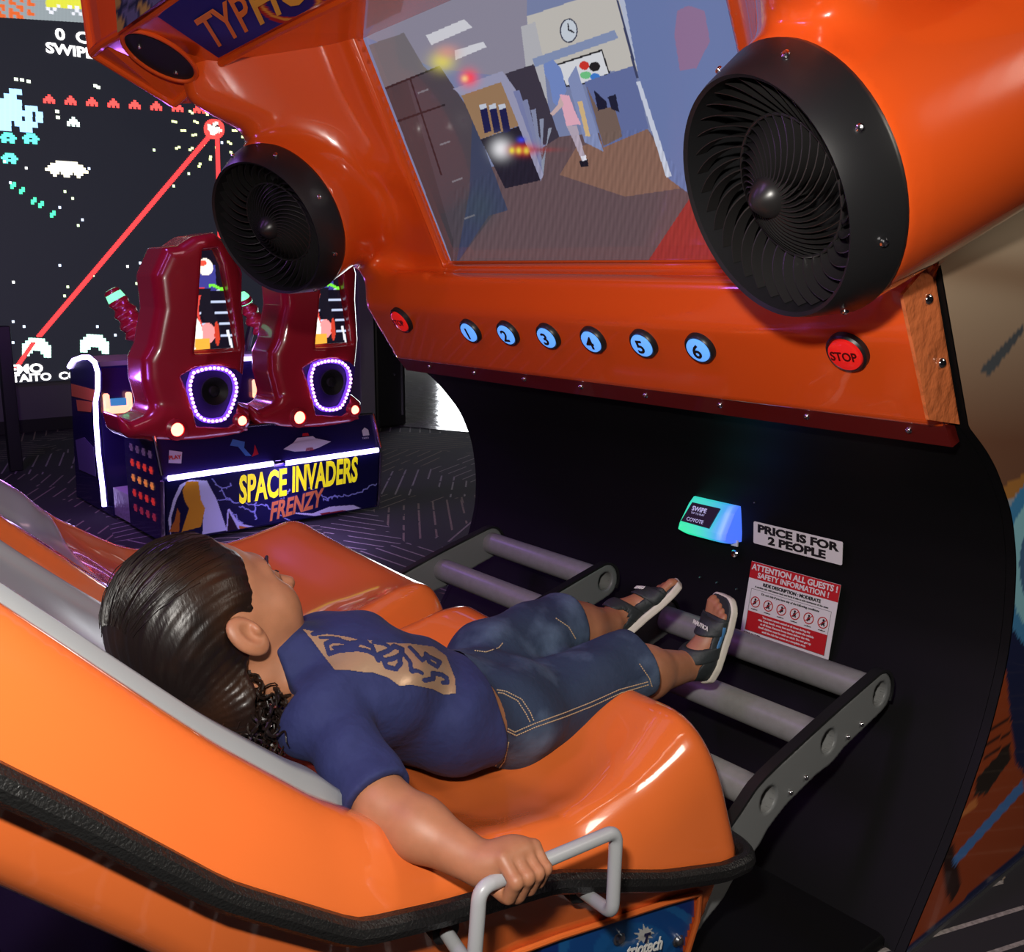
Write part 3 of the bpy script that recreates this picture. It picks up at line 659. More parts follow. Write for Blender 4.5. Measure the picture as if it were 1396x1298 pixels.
def bar(a0, a1, b0, b1, m, nm='printing', lift=.0002, r=0):
    return MB().prism([o+u*a0+v*b0+n*lift, o+u*a1+v*b0+n*lift, o+u*a1+v*b1+n*lift, o+u*a0+v*b1+n*lift], n*.0002).build(nm, m, sg, smooth=False)
bar(0, .252, .172, .2135, M['red'], 'red_band')
tx = lambda b, sz, x_, y_, m, bold=.0003: text(b, sz, o+u*x_+v*y_+n*.0006, u, v, m, sg, bold=bold, align='CENTER')
tx('ATTENTION ALL GUESTS !', .0205, .126, .1945, M['white'], .0006); tx('SAFETY INFORMATION !', .0185, .126, .177, M['white'], .0005)
tx('RIDE DESCRIPTION : MODERATE', .0112, .126, .1595, M['ink'], .0004); tx('A motion ride with intense back and forth & side to side movement of the seats', .0064, .126, .1515, M['ink'], .0001)
for q in ((.012, .240, .146, .1468), (.012, .240, .040, .0408), (.012, .0128, .040, .146), (.2392, .24, .040, .146)): bar(*q, M['ink'], 'border')
tx('Do not ride if you have any of the following conditions', .0074, .126, .137, M['ink'], .0001)
for k in range(6):
    cx_ = .030+k*.0385; ring = [o+u*(cx_+.0128*math.cos(a))+v*(.1155+.0128*math.sin(a))+n*.0008 for a in np.linspace(0, 6.2832, 26, endpoint=False)]
    mb = MB().tube(ring, .0013, 6, closed=True); mb.tube([ring[3], ring[16]], .0011, 6); ic = mb.build('prohibition_icon', M['red'], sg)
    q = MB(); ccc = o+u*cx_+v*.1155+n*.0003
    for (a, b, rr) in ((0, .006, .003), (0, -.001, .0042), (-.003, -.006, .0022), (.003, -.006, .0022))[: 4 if k % 2 else 3]: q.lathe(ccc+u*(a+.001*(k % 3-1))+v*b, n, [(0, rr), (.0003, rr), (.0003, 0)], 12, cap=False)
    q.build('figure', M['ink'], ic)
    tx('conditions', .0045, cx_, .0955, M['ink'], .0)
bar(.013, .239, .041, .090, M['red'], 'red_band')
for k, t_ in enumerate(('You must remain seated at all times during the', 'ride. Keep hands, arms, feet and legs inside the vehicle', 'at all times. Remove loose items before the ride.', 'Small children must be with an adult. Do not get up', 'until the ride has come to a complete stop.')): tx(t_, .0072, .126, .081-k*.0088, M['white'], .0002)
tx('RIDE RULES', .0095, .034, .029, M['ink'], .0004)

# card reader
def paint_rd(P):
    a = np.clip((P[:, 0]-.062)/.155, 0, 1)[:, None]**2.2; b = np.clip((P[:, 2]-.652)/.08, 0, 1)[:, None]
    c = (1-a)*np.array((.02, .80, .34))+a*np.array((.05, .13, 1.)); c = c*(1-b*.3)+np.array((.03, .2, .8))*b*.3
    for k in range(5): c = c+np.exp(-((P[:, 0:1]-.2)**2+(P[:, 2:3]-(.665+.016*k))**2)/.00004)*.5
    return c
V = []; F = []
prof = [(-.03, .738), (-.046, .722), (-.075, .672), (-.078, .657), (-.055, .645), (-.012, .643)]
xs = np.linspace(0, 1, 24)
for (y, z) in [(-.012, .738)]+prof:
    w0 = .068+(.738-z)*-.10+.0; w1 = .215
    for a in xs: V.append((w0+(w1-w0)*a, y+.012*abs(2*a-1)**6, z+.0))
n_ = 24
for i in range(len(prof)): F += [(i*n_+k, i*n_+k+1, i*n_+n_+k+1, i*n_+n_+k) for k in range(n_-1)]
F += [tuple(i*n_ for i in range(len(prof)+1))[::-1], tuple(i*n_+n_-1 for i in range(len(prof)+1))]
rd = artmesh('card_reader', paint_rd, V, F, mat('glowing_lens', (.1, .1, .1), .3, attr='emit', es=1.1), cab, smooth=False); rd['label'] = 'swipe card reader glowing green and blue'
a_, b_ = np.array((.068, -.0525, .724)), np.array((.062, -.080, .672)); n_ = np.cross((1, 0, 0), a_-b_); n_ /= np.linalg.norm(n_)
if n_[1] > 0: n_ = -n_
lab = MB().prism([(.094, -.0515, .731), (.184, -.0515, .731), (.170, -.0755, .680), (.079, -.0755, .682)], n_*.004).build('reader_label', M['black'], rd, smooth=False)
ur = np.array((1, 0, 0)); vr_ = (np.array((0, -.0515, .728))-np.array((0, -.0795, .670))); vr_ /= np.linalg.norm(vr_)
M['glow'] = mat('printed_glow_white', (.6, .6, .7), .4, emis=(.35, .38, .8), es=.5)
text('SWIPE', .017, np.array((.100, -.0595, .712))+n_*.0045, ur, vr_, M['glow'], lab, bold=.0005); text('TAP TO PLAY', .0072, np.array((.101, -.0635, .704))+n_*.0045, ur, vr_, M['glow'], lab)
text('COYOTE', .0135, np.array((.094, -.0725, .686))+n_*.0045, ur, vr_, M['glow'], lab, bold=.0001)
MB().box(.198, .219, -.022, -.018, .634, .650).build('barcode_sticker', M['white'], cab)
lk = MB().lathe((.207, -.012, .612), (0, -1, 0), [(0, .011), (.006, .0105), (.008, .008), (.007, 0)], 20, cap=False).build('lock', M['chrome'], cab)
for q in ((955, 787), (978, 794), (1005, 803), (1030, 685)): screws([ony(*q, -.012)+np.array((0, -.002, 0))], (0, -1, 0), .0028, M['steel'], cab)

# ---------------------------------------------------------------- canopy with marquee
ins = [(-1.0, -.93, 1.748), (-.93, -.90, 1.785), (-.82, -.88, 1.828), (-.5, -.88, 1.850), (0, -.88, 1.872)]
outs = [(-.975, -1.14, 1.842), (-.90, -1.14, 1.852), (-.78, -1.13, 1.862), (-.48, -1.12, 1.880), (0, -1.12, 1.90)]
def mir(a): return a+[(-x, y, z) for x, y, z in a[-2::-1]]
ins, outs = mir(ins), mir(outs)
tops = [(x, y-.02, z+.30) for x, y, z in outs]; back = [(x, -.45, z+.30) for x, y, z in ins]; ib = [(x, -.45, z+.06) for x, y, z in ins]
mb = MB(); n = len(ins); V = ins+outs+tops+back+ib
F = [(i+r*n, i+1+r*n, i+1+((r+1) % 5)*n, i+((r+1) % 5)*n) for r in range(5) for i in range(n-1)]+[tuple(r*n for r in range(5)), tuple(r*n+n-1 for r in range(5))[::-1]]
mb.add(V, F).build('canopy', M['orange'], cab, smooth=False)
for pth in (ins, outs, [ins[0], outs[0]], [outs[0], tops[0]], [ins[-1], outs[-1]]): MB().tube(fillet(pth, .05), .011, 10).build('canopy_trim', M['orange'], cab)
sfn = np.cross(np.array(ins[3])-np.array(ins[4]), np.array(outs[3])-np.array(ins[3])); sfn /= np.linalg.norm(sfn); sfn = sfn if sfn[2] < 0 else -sfn
sP = np.array(ins[3])*.5+np.array(outs[3])*.5+sfn*.012
def sp_(x, y): return onpl(x, y, sP, sfn)
def tri(pts, th, nm, m, par): return MB().prism([sp_(*p) for p in pts], sfn*th).build(nm, m, par, smooth=False)
MP = [(217, 24), (232, 0), (460, -58), (640, -150), (560, -62), (440, 0), (298, 78), (285, 68), (262, 40)]
def paint_mq(P):
    px, py = proj(P); c = np.zeros((len(P), 3)); c[:] = rgb(24, 34, 130)
    g = np.exp(-(((px-330)/60)**2+((py-40)/16)**2))[:, None]; c += g*np.array((.01, .02, .10))
    q = ((px-395)/42.)**2+((py+2)/30.)**2; c[(q < 1.3) & (q > .7)] = rgb(190, 40, 30); c[(q < 1.02) & (q > .8)] = rgb(240, 170, 60); return c
a0, b0, d0 = sp_(217, 24), sp_(298, 78), sp_(560, -62)
MV = []; mm = [sp_(213, 22), sp_(262, -55), sp_(298, 78), sp_(470, -10)]
tl, tr, bl, br = sp_(214, 22), sp_(300, -40), sp_(298, 79), sp_(478, -18)
nu, nv = 90, 50
for i in range(nu+1):
    for j in range(nv+1):
        a, b = i/nu, j/nv; MV.append((1-a)*((1-b)*tl+b*bl)+a*((1-b)*tr+b*br)+sfn*.0)
k = (np.arange(nu)[:, None]*(nv+1)+np.arange(nv)[None]).ravel(); F = np.stack([k, k+nv+1, k+nv+2, k+1], 1)
mq = artmesh('marquee', paint_mq, MV, F, mat('marquee_print', (.1, .1, .1), .7, attr='base', spec=.2), cab); mq['label'] = 'dark blue marquee lettered in orange and yellow'
tex = sp_(352, 32)-sp_(290, 66); tey = sp_(264, 26)-sp_(290, 66); tw = np.linalg.norm(tex); thh = np.linalg.norm(tey)/.70
_, _, t1 = text('TYP', thh, sp_(290, 66)+sfn*.003, tex, tey, mat('orange_print', (.95, .26, .03), .6, spec=.2), mq, bold=.003, sx=tw/(1.75*thh), depth=.001)
_, _, t2 = text('HOON', thh*1.12, sp_(352, 33)+sfn*.003, tex, tey, mat('yellow_print', (.95, .52, .06), .6, spec=.2), mq, bold=.004, sx=tw/(1.75*thh)*1.05, depth=.001)
# dark oval grille in the soffit end
def oval(cx_, cy_, L, W, ang, k=1): return [(cx_+math.cos(ang)*L*math.cos(t)-math.sin(ang)*W*math.sin(t), cy_+math.sin(ang)*L*math.cos(t)+math.cos(ang)*W*math.sin(t)) for t in np.linspace(0, 6.2832, 32, endpoint=False)]
ov = MB(); eP = (np.array(ins[0])+np.array(outs[0])+np.array(ins[2])+np.array(outs[2]))/4; en = np.cross(np.array(ins[2])-np.array(outs[0]), np.array(outs[2])-np.array(ins[0])); en /= np.linalg.norm(en); en = en if en[2] < 0 else -en
ov = MB().prism([onpl(x_, y_, eP+en*.018, en) for x_, y_ in oval(217, 76, 55, 20, .52)], en*.006).build('speaker_grille', M['black'], cab)
MB().tube([onpl(x_, y_, eP+en*.024, en) for x_, y_ in oval(217, 76, 57, 22, .52)], .006, 8, closed=True).build('grille_ring', M['orange'], ov)
for q in ((190, 64), (240, 99)): screws([onpl(*q, eP+en*.025, en)], en, .005, M['chrome'], ov)
# lit picture on the canopy front
fP = np.array(outs[0]); fn_ = (0, -1, 0)
V, F = grid(ony(160, 45, -1.166), ony(300, -60, -1.166)-ony(160, 45, -1.166), np.array((0, 0, .22)), 40, 20)
def paint_fr(P):
    n = np.sin(P[:, 0]*40+np.sin(P[:, 2]*50)*2)*np.sin(P[:, 2]*60)
    return np.where(n[:, None] > .1, np.array(rgb(90, 90, 110)), np.where(n[:, None] < -.45, np.array(rgb(170, 140, 60)), np.array(rgb(30, 30, 50))))
artmesh('front_marquee', paint_fr, V, F, mat('front_marquee_print', (.1, .1, .1), .2, attr='base', coat=.5), cab)

# ------------------------------------------------------------------ background room
def struct(o, label=None): o['kind'] = 'structure'; o['label'] = label or o.name.replace('_', ' '); return o
M['wall'] = mat('grey_wall', (.16, .155, .165), .8, bump=(60, .2, .004))
M['dark'] = mat('dark_wall', (.02, .018, .024), .7)
M['base'] = mat('dark_baseboard', (.02, .02, .022), .5)
struct(MB().box(-7.1, -6.98, -5, 3.4, 0, 3.9).build('wall_back', M['wall'], smooth=False))
struct(MB().box(-6.98, -6.95, -5, 3.4, 0, .1).build('baseboard_back', M['base'], smooth=False))
struct(MB().box(-12, 5, -5, 9, 3.9, 4.0).build('ceiling', M['dark'], smooth=False))
struct(MB().box(4.6, 4.8, -5, 9, 0, 3.9).build('wall_right', M['dark'], smooth=False))
struct(MB().box(-8, 4.6, -5.1, -4.95, 0, 3.9).build('wall_front', M['dark'], smooth=False))
struct(MB().box(-5.45, -5.2, 2.18, 2.32, 0, 2.9, .01).build('wall_end', M['wall'], smooth=False), 'grey end of a short wall beside the red seats')
struct(MB().box(-5.47, -5.18, 2.16, 2.34, 0, .1).build('baseboard_end', M['base'], smooth=False))
tile = mat('polished_floor', (.22, .21, .20), .12, noise=(2.5, (.30, .29, .28), .4, .6, (1, 6, 1)), bump=(6, .25, .02))
a = np.array((-5.24, 2.69)); dd = np.array((.89, .40)); dd /= np.linalg.norm(dd); nn = np.array((-dd[1], dd[0]))
p0, p1 = a-dd*6, a+dd*5; p2, p3 = p1+nn*12, p0+nn*12
struct(MB().add([(p[0], p[1], .004) for p in (p0, p1, p2, p3)], [(0, 1, 2, 3)]).build('floor_tile', tile, smooth=False), 'polished pale floor beyond the carpet')
# daylight entrance far behind
day = mat('daylight', (.8, .8, .8), .5, emis=(.93, .97, 1), es=6)
vd = np.array((-.80, .60, 0)); vs = np.array((.60, .80, 0)); W0 = np.array((1.709, -2.026, 0))+vd*15.5
def wp(s_, z, d=0): return W0+vs*s_+vd*d+np.array((0, 0, z))
wn = 1
for s0_, s1_ in ((-1.28, -1.08), (-.30, .9), (.98, 2.3), (2.4, 3.6)):
    struct(MB().prism([wp(s0_, .02), wp(s1_, .02), wp(s1_, 2.3), wp(s0_, 2.3)], vd*.02).build('window_%d' % wn, day, smooth=False), 'bright daylight window'); wn += 1
struct(MB().prism([wp(-4, 0, .05), wp(5, 0, .05), wp(5, 3.9, .05), wp(-4, 3.9, .05)], vd*.1).build('wall_far', M['wall'], smooth=False))
# dark machine between wall end and the doorway
dm = MB().box(-5.85, -5.35, 2.42, 2.72, 0, 1.75, .02).build('vending_cabinet', M['black'], None, smooth=False); tag(dm, 'dark tall cabinet behind the cabinet vents beside the grey wall end', 'cabinet')
MB().box(-5.345, -5.335, 2.66, 2.68, .1, 1.6).build('edge_strip', M['chrome'], dm, smooth=False)
MB().box(-5.344, -5.336, 2.44, 2.64, 1.14, 1.16).build('lit_strip', mat('dim_white_strip', (.5, .5, .5), .4, emis=(.8, .9, 1), es=1.2), dm, smooth=False)
for z_ in (.45, .62): MB().lathe((-5.348, 2.60, z_), (1, 0, 0), [(0, .012), (.006, .010), (.008, 0)], 12, cap=False).build('bolt', M['chrome'], dm)

# ------------------------------------------------------------------ video wall
XW = -6.93
vw = thing('video_wall', 'huge dark video wall showing a pixel arcade game behind the red game seats', 'video screen', (XW, -.5, .4))
MB().box(-6.97, XW, -4.0, 2.35, .405, 3.7).build('panel', mat('led_panel', (.012, .012, .016), .5, emis=(.018, .02, .03), es=.8), vw, smooth=False)
def dotmesh(name, items, es, x=XW+.004):
    V, F, Cc = [], [], []
    for (px, py, w_, h_, col) in items:
        c = onx(px, py, x); s = (c-CAM) @ R[2]/FPX; k = len(V)
        a, b = w_*s/2*1.25, h_*s/2
        V += [(x, c[1]-a, c[2]-b), (x, c[1]+a, c[2]-b), (x, c[1]+a, c[2]+b), (x, c[1]-a, c[2]+b)]; F.append((k, k+1, k+2, k+3)); Cc += [rgb(*col)]*4
    o = mk(name, V, F, mat(name+'_glow', (.02, .02, .02), .5, attr='emit', es=es), vw, smooth=False)
    at = o.data.color_attributes.new('art', 'FLOAT_COLOR', 'POINT'); at.data.foreach_set('color', np.array([(*c, 1) for c in Cc], np.float32).ravel()); return o
rnd = random.Random(3); it = []
def bits(cx_, cy_, s, rows, col):
    for j, r in enumerate(rows):
        for i, ch in enumerate(r):
            if ch == '#': it.append((cx_+(i-len(r)/2+.5)*s, cy_+(j-len(rows)/2+.5)*s+(i-len(r)/2)*s*.07, s*1.04, s*1.04, col))
SHIP = ['..#..', '.###.', '#####', '#.#.#']; CRAB = ['..####..', '.######.', '###..###', '.######.', '.##..##.']
BIG = ['......##....', '.....##.....', '########....', '###.####.##.', '##########.#', '########.#.#', '..####.####.', '######..##..']
DOME = ['....########....', '..############..', '.##############.', '################', '..###.####.###..', '...#...##...#...']
for k in range(8): bits(67+29.2*k, 135+1.9*k, 3.0, SHIP, (255, 74, 70))
bits(14, 150, 7.2, BIG, (150, 200, 255)); bits(100, 166, 3.2, SHIP, (230, 255, 245)); 
for q in ((11, 188), (42, 189), (13, 216)): bits(*q, 2.8, CRAB, (90, 250, 215))
bits(91, 231, 3.6, DOME, (255, 246, 214))
for q in ((18, 253), (30, 260), (46, 274), (56, 279), (72, 292)): bits(*q, 3.2, ['.#', '##', '#.'], (70, 225, 160))
for q in ((50, 474), (129, 469)): bits(*q, 4.2, ['..#####..', '.#######.', '#########', '#########', '###...###', '##.....##'], (190, 255, 228))
for k in range(48):
    x_ = rnd.uniform(4, 330); y_ = rnd.uniform(185, 510)
    if x_ > 200 and y_ > 330: continue
    it.append((x_, y_, 2.6, 3.4, rnd.choice([(255, 255, 255), (210, 225, 255), (230, 255, 200)])))
for k in range(26):
    a_ = 2*math.pi*k/26; r_ = 26+14*(k % 3)
    for j in range(2): it.append((292+math.cos(a_)*(r_+4*j), 178+math.sin(a_)*(r_+4*j)*.9, 3, 3, (240, 255, 170)))
for q in ((22, 108), (30, 109), (39, 111), (130, 117), (134, 119), (78, 152), (79, 160)): it.append((*q, 4, 4, (240, 255, 230)))
dotmesh('game_graphics', it, 2.2)
it = []
def line(x0, y0, x1, y1, w_, col):
    n = int(max(abs(x1-x0), abs(y1-y0))/2)
    for k in range(n): t = k/n; it.append((x0+(x1-x0)*t, y0+(y1-y0)*t, w_, 3, col))
line(292, 178, 52, 460, 6, (235, 60, 62)); line(45, 468, 20, 505, 5, (235, 60, 62)); line(296, 178, 300, 330, 5, (235, 60, 62))
for k in range(26): it.append((292+11*math.cos(k*.2417), 176+11*math.sin(k*.2417), 5, 5, (255, 70, 66)))
for k in range(30): it.append((292+rnd.gauss(0, 3.5), 176+rnd.gauss(0, 3.5), 4, 4, (255, 235, 225)))
dotmesh('laser_beams', it, 1.9, XW+.006)
# lit banner along the top of the wall
it = []
for i in range(64):
    for j in range(14):
        x_ = -120+i*5; y_ = -36+j*4.4+.062*(x_-0)
        if y_ > 22+.075*x_: continue
        col = (150, 160, 165)
        if abs(x_-18) < 32 and (math.sin(x_*.5)+math.sin(y_*.9+x_*.2)) > .1: col = (230, 105, 50)
        if x_ > 62 and y_ < 6+.07*x_: col = (225, 225, 70)
        if x_ > 60 and 8 < y_ < 20 and math.sin(x_*.7)*math.cos(y_) > .2: col = (240, 240, 250)
        it.append((x_, y_, 5, 4.6, col))
dotmesh('banner', it, 1.1)
gw = mat('glowing_white_text', (.2, .2, .2), .5, emis=(1, .97, .97), es=2.2)
def wtext(b, sz, px, py, m=gw, bold=.004): c = onx(px, py, XW+.006); return text(b, sz, c, (0, 1, 0), (0, -.012, 1), m, vw, bold=bold, sx=1.25)
wtext('0  CR', .115, 76, 53); wtext('SWIPE', .105, 63, 71); wtext('DEMO', .10, -6, 511); wtext('\u00a9TAITO  CORPOR', .082, 2, 522, bold=.003)
pst = MB().box(-5.36, -5.30, -.44, -.36, 0, .95, .006).build('signpost', M['black'], None, smooth=False); tag(pst, 'slim dark post standing on the carpet below the lit word demo', 'post')

# ------------------------------------------------------------------ two-seat shooting game
sg2 = thing('shooting_game', 'two-seat video game with dark red seat backs, violet light rings and lit front panel', 'arcade machine', (-3.4, .26, 0))
M['dred2'] = mat('dark_red_gloss', (.42, .016, .028), .24, coat=.8)
M['navyg'] = mat('dark_blue_gloss', (.012, .008, .06), .25, coat=.3)
M['led'] = mat('violet_white_led', (.5, .5, .6), .4, emis=(.55, .45, 1), es=7)
Y0, Y1 = -.34, .865
pr2 = [(-2.90, .02), (-2.862, .345), (-2.93, .535), (-3.36, .50), (-3.36, .02)]
MB().prism([(x, Y0, z) for x, z in pr2], (0, Y1-Y0, 0)).build('base', M['navyg'], sg2, smooth=False)
for y in (Y0-.006, Y1+.006):
    MB().tube([(-2.895, y, .02), (-2.855, y, .335)], .010, 8).build('corner_post', M['chrome'], sg2)
    MB().tube([(-2.855, y, .36), (-2.925, y, .54)], .008, 8).build('corner_post', M['chrome'], sg2)
MB().tube([(-2.93, Y0, .542), (-2.93, Y1, .542)], .008, 8).build('edge_trim', M['chrome'], sg2)
MB().tube([(-2.93, Y0, .542), (-3.36, Y0, .507)], .007, 8).build('edge_trim', M['chrome'], sg2)
for y0_, y1_ in ((Y0+.02, .22), (.285, Y1-.02)): MB().tube([(-2.845, y0_, .345), (-2.845, y1_, .352)], .013, 10).build('light_strip', M['led'], sg2)
MB().box(-2.86, -2.835, .218, .285, .335, .36).build('strip_joint', M['navyg'], sg2, smooth=False)
def paint_front(P):
    px, py = proj(P); u = (px-220)*4.3625; v = (py-590)*4.3625; c = np.zeros((len(P), 3)); c[:] = rgb(16, 16, 62)
    def f(poly, col): c[inpoly(u, v, poly)] = rgb(*col)
    f([(40, 520), (70, 400), (110, 310), (170, 280), (270, 285), (330, 400), (390, 580), (60, 640)], (214, 220, 250)); f([(60, 500), (90, 400), (130, 320), (165, 300), (250, 480), (240, 700), (50, 700)], (20, 20, 60))
    f([(125, 345), (150, 290), (220, 290), (235, 400), (260, 450), (235, 560), (120, 590), (165, 450), (140, 410)], (226, 160, 40)); f([(45, 590), (80, 520), (95, 450), (112, 480), (105, 590)], (190, 110, 40))
    f([(385, 590), (392, 460), (405, 450), (450, 520), (490, 545), (560, 560), (600, 600)], (200, 206, 240)); f([(392, 590), (402, 470), (440, 540), (470, 600)], (40, 24, 40)); f([(470, 600), (462, 552), (560, 572), (600, 600)], (200, 120, 40))
    f([(700, 470), (900, 480), (1000, 440), (1140, 430), (1200, 455), (1330, 420), (1330, 440), (1200, 490), (950, 500)], (220, 222, 240)); f([(940, 480), (1090, 460), (1110, 470), (960, 495)], (150, 30, 50))
    f([(1000, 500), (1100, 485), (1200, 470), (1280, 430), (1290, 470), (1150, 510), (1000, 525)], (170, 100, 50)); f([(1070, 490), (1120, 480), (1130, 510), (1075, 518)], (15, 15, 30)); f([(1150, 475), (1180, 465), (1195, 498), (1155, 505)], (15, 15, 30))
    r = random.Random(5)
    for (x0, y0, x1, y1) in ((300, 270, 420, 420), (420, 300, 350, 350), (330, 400, 620, 430), (560, 400, 560, 520), (420, 470, 480, 540), (620, 430, 760, 520), (880, 320, 1000, 400), (1000, 380, 1160, 370), (1160, 370, 1280, 300), (960, 400, 1040, 380), (760, 340, 700, 420), (460, 440, 560, 470)):
        n = 12; pts = [(x0+(x1-x0)*k/n+r.uniform(-9, 9), y0+(y1-y0)*k/n+r.uniform(-9, 9)) for k in range(n+1)]
        for a, b in zip(pts[:-1], pts[1:]):
            dx, dy = b[0]-a[0], b[1]-a[1]; L = dx*dx+dy*dy+1e-6; t = np.clip(((u-a[0])*dx+(v-a[1])*dy)/L, 0, 1); c[np.hypot(u-a[0]-t*dx, v-a[1]-t*dy) < 3.0] = rgb(150, 160, 220)
    return c
fo = np.array((-2.894, Y0+.012, .03)); fv = np.array((-2.858, Y0+.012, .335))-fo; fnr = np.array((fv[2], 0, -fv[0])); fnr /= np.linalg.norm(fnr)
V, F = grid(fo+fnr*.004, (0, Y1-Y0-.024, 0), fv, 360, 110)
pan = artmesh('front_artwork', paint_front, V, F, mat('front_print', (.1, .1, .1), .3, attr='base', coat=.2), sg2); pan['label'] = 'lit front panel with yellow title lettering'
fvn = fv/np.linalg.norm(fv)
def ftext(b, sz, y, h, m, slope, sx, bold=.003, lift=.006, shear=0): return text(b, sz, fo+np.array((0, y-fo[1], 0))+fvn*h+fnr*lift, np.array((0, 1, 0))+fvn*slope, fvn, m, pan, bold=bold, sx=sx, shear=shear)
yel = mat('yellow_title', (.92, .78, .01), .4, emis=(1, .85, .02), es=.45); org = mat('orange_letter', (.75, .22, .06), .4); blk = mat('letter_outline', (.02, .02, .10), .5)  # yellow title print glows by itself, standing in for light from the strip
ftext('SPACE', .200, .040, .140, blk, .03, .46, .011, .0045); ftext('SPACE', .200, .040, .140, yel, .03, .46, .006)
ftext('INVADERS', .190, .330, .158, blk, .02, .45, .011, .0045); ftext('INVADERS', .190, .330, .158, yel, .02, .45, .006)
ftext('FRENZY', .135, .205, .018, blk, .12, .62, .009, .0045, .2); ftext('FRENZY', .135, .205, .018, org, .12, .62, .004, .006, .2)
# stickers on the upper band
ub = np.array((-2.93, 0, .535))-np.array((-2.862, 0, .345)); un = np.array((ub[2], 0, -ub[0])); ub /= np.linalg.norm(ub); un /= np.linalg.norm(un)
def band(y, h): return np.array((-2.862, y, .345))+ub*h+un*.004
def sticker(pts, m, nm='sticker'): return MB().prism([band(y, h) for y, h in pts], un*.001).build(nm, m, sg2, smooth=False)
pw = mat('pale_print', (.55, .53, .62), .4); pb = mat('blue_print', (.05, .16, .45), .4)
sticker([(-.30, .07), (-.24, .06), (-.225, .115), (-.285, .13)], pw); text('PLAY', .026, band(-.295, .085)+un*.002, (0, 1, -.02), ub, M['red'], sg2, bold=.001)
sticker([(.02, .12), (.06, .11), (.09, .06), (.12, .055), (.09, .10), (.10, .13), (.07, .14), (.04, .15)], pb); sticker([(.12, .05), (.16, .06), (.15, .11), (.135, .07)], M['dred2'])
sticker([(.30, .07), (.37, .10), (.50, .105), (.58, .08), (.50, .055), (.44, .045), (.36, .05)], pw); sticker([(.36, .095), (.50, .10), (.48, .12), (.39, .12)], pw); sticker([(.42, .125), (.46, .125), (.455, .14), (.425, .14)], M['dred2']); sticker([(.42, .046), (.47, .046), (.465, .062), (.43, .062)], M['dred2'])
sticker([(.78, .09), (.82, .09), (.82, .12), (.80, .135), (.78, .12)], pw); text('TAITO', .014, band(.772, .072), (0, 1, 0), ub, pw, sg2)
# rows of little glowing marks on the near side
for j in range(5):
    for i in range(4):
        x_ = -3.26+i*.085; z_ = .44-j*.078; cl = ((.10, .05, .12), (.55, .04, .03), (.6, .22, .06), (.5, .03, .03), (.25, .02, .05))[j]
        MB().box(x_-.016, x_+.016, Y0-.003, Y0-.001, z_-.018, z_+.018, .0).add([(x_-.026, Y0-.003, z_-.006), (x_+.026, Y0-.003, z_-.006), (x_+.026, Y0-.003, z_+.006), (x_-.026, Y0-.003, z_+.006)], [(0, 1, 2, 3)]).build('side_mark', M.setdefault('mark%d' % j, mat('mark_%d' % j, cl, .4, emis=cl, es=.5)), sg2, smooth=False)
# foot well and console
MB().box(-3.62, -3.36, Y0+.01, Y1-.01, .02, .17).build('foot_well', mat('foot_well_tread', (.35, .3, .4), .35, bump=(40, .5, .01)), sg2, smooth=False)
co = [(95, 500), (101, 491), (112, 487), (122, 487), (130, 494), (134, 508), (134, 530), (131, 548), (132, 580), (135, 620), (140, 660), (143, 690), (175, 705), (178, 738), (110, 690), (105, 660)]
cp3 = [ony(x_, y_, Y0) for x_, y_ in co[:12]]; cp3 += [np.array((-3.62, Y0, .06)), np.array((-3.62, Y0, .01)), np.array((-4.25, Y0, .01))]
for y in (Y0-.0, Y1-.02):
    pp_ = [np.array((p[0], y, p[2])) for p in cp3]; MB().prism(pp_, (0, .02, 0)).build('console_side', M['navyg'], sg2, smooth=False)
    MB().tube([np.array((p[0]+.004, y-.004, p[2])) for p in cp3[:12]], .013, 8).build('light_strip', M['led'], sg2)
MB().prism([ony(x_, y_, Y0-.004) for x_, y_ in ((97, 523), (131, 532), (130, 548), (98, 540))], (0, -.001, 0)).build('side_sticker', org, sg2, smooth=False)
MB().prism([ony(x_, y_, Y0-.004) for x_, y_ in ((104, 545), (126, 548), (124, 562), (106, 560))], (0, -.001, 0)).build('side_sticker', org, sg2, smooth=False)
MB().prism([ony(x_, y_, Y0-.004) for x_, y_ in ((103, 600), (115, 596), (128, 610), (131, 650), (108, 640))], (0, -.001, 0)).build('side_sticker', mat('grey_violet_print', (.12, .10, .22), .5), sg2, smooth=False)
MB().box(-4.25, -3.78, Y0+.02, Y1-.02, .02, .80, .01).build('console', M['navyg'], sg2, smooth=False)
MB().box(-4.2, -3.80, Y0+.02, Y1-.02, .80, .825).build('console_top', mat('console_top', (.25, .22, .25), .3), sg2, smooth=False)
MB().tube([(-3.77, .15, .80), (-3.77, .75, .80)], .012, 8).build('light_strip', M['led'], sg2)
amb = mat('amber_glow', (.6, .2, .1), .4, emis=(1, .35, .22), es=2.2)
for q in ((160, 548), (360, 528)):
    c = onx(*q, -3.765); mb = MB().box(-3.775, -3.74, c[1]-.075, c[1]+.075, c[2]-.06, c[2]-.02, .008).box(-3.775, -3.74, c[1]-.075, c[1]-.045, c[2]-.06, c[2]+.05, .008).box(-3.775, -3.74, c[1]+.045, c[1]+.075, c[2]-.06, c[2]+.05, .008)
    k = mb.build('card_reader', amb, sg2); MB().box(-3.77, -3.745, c[1]-.042, c[1]+.042, c[2]-.018, c[2]+.02).build('reader_screen', mat('blue_screen', (.02, .05, .1), .3, emis=(.05, .25, .6), es=.8), k, smooth=False)
    MB().box(-3.775, -3.772, c[1]-.04, c[1]+.04, c[2]-.16, c[2]-.07).build('price_sticker', org, sg2, smooth=False)
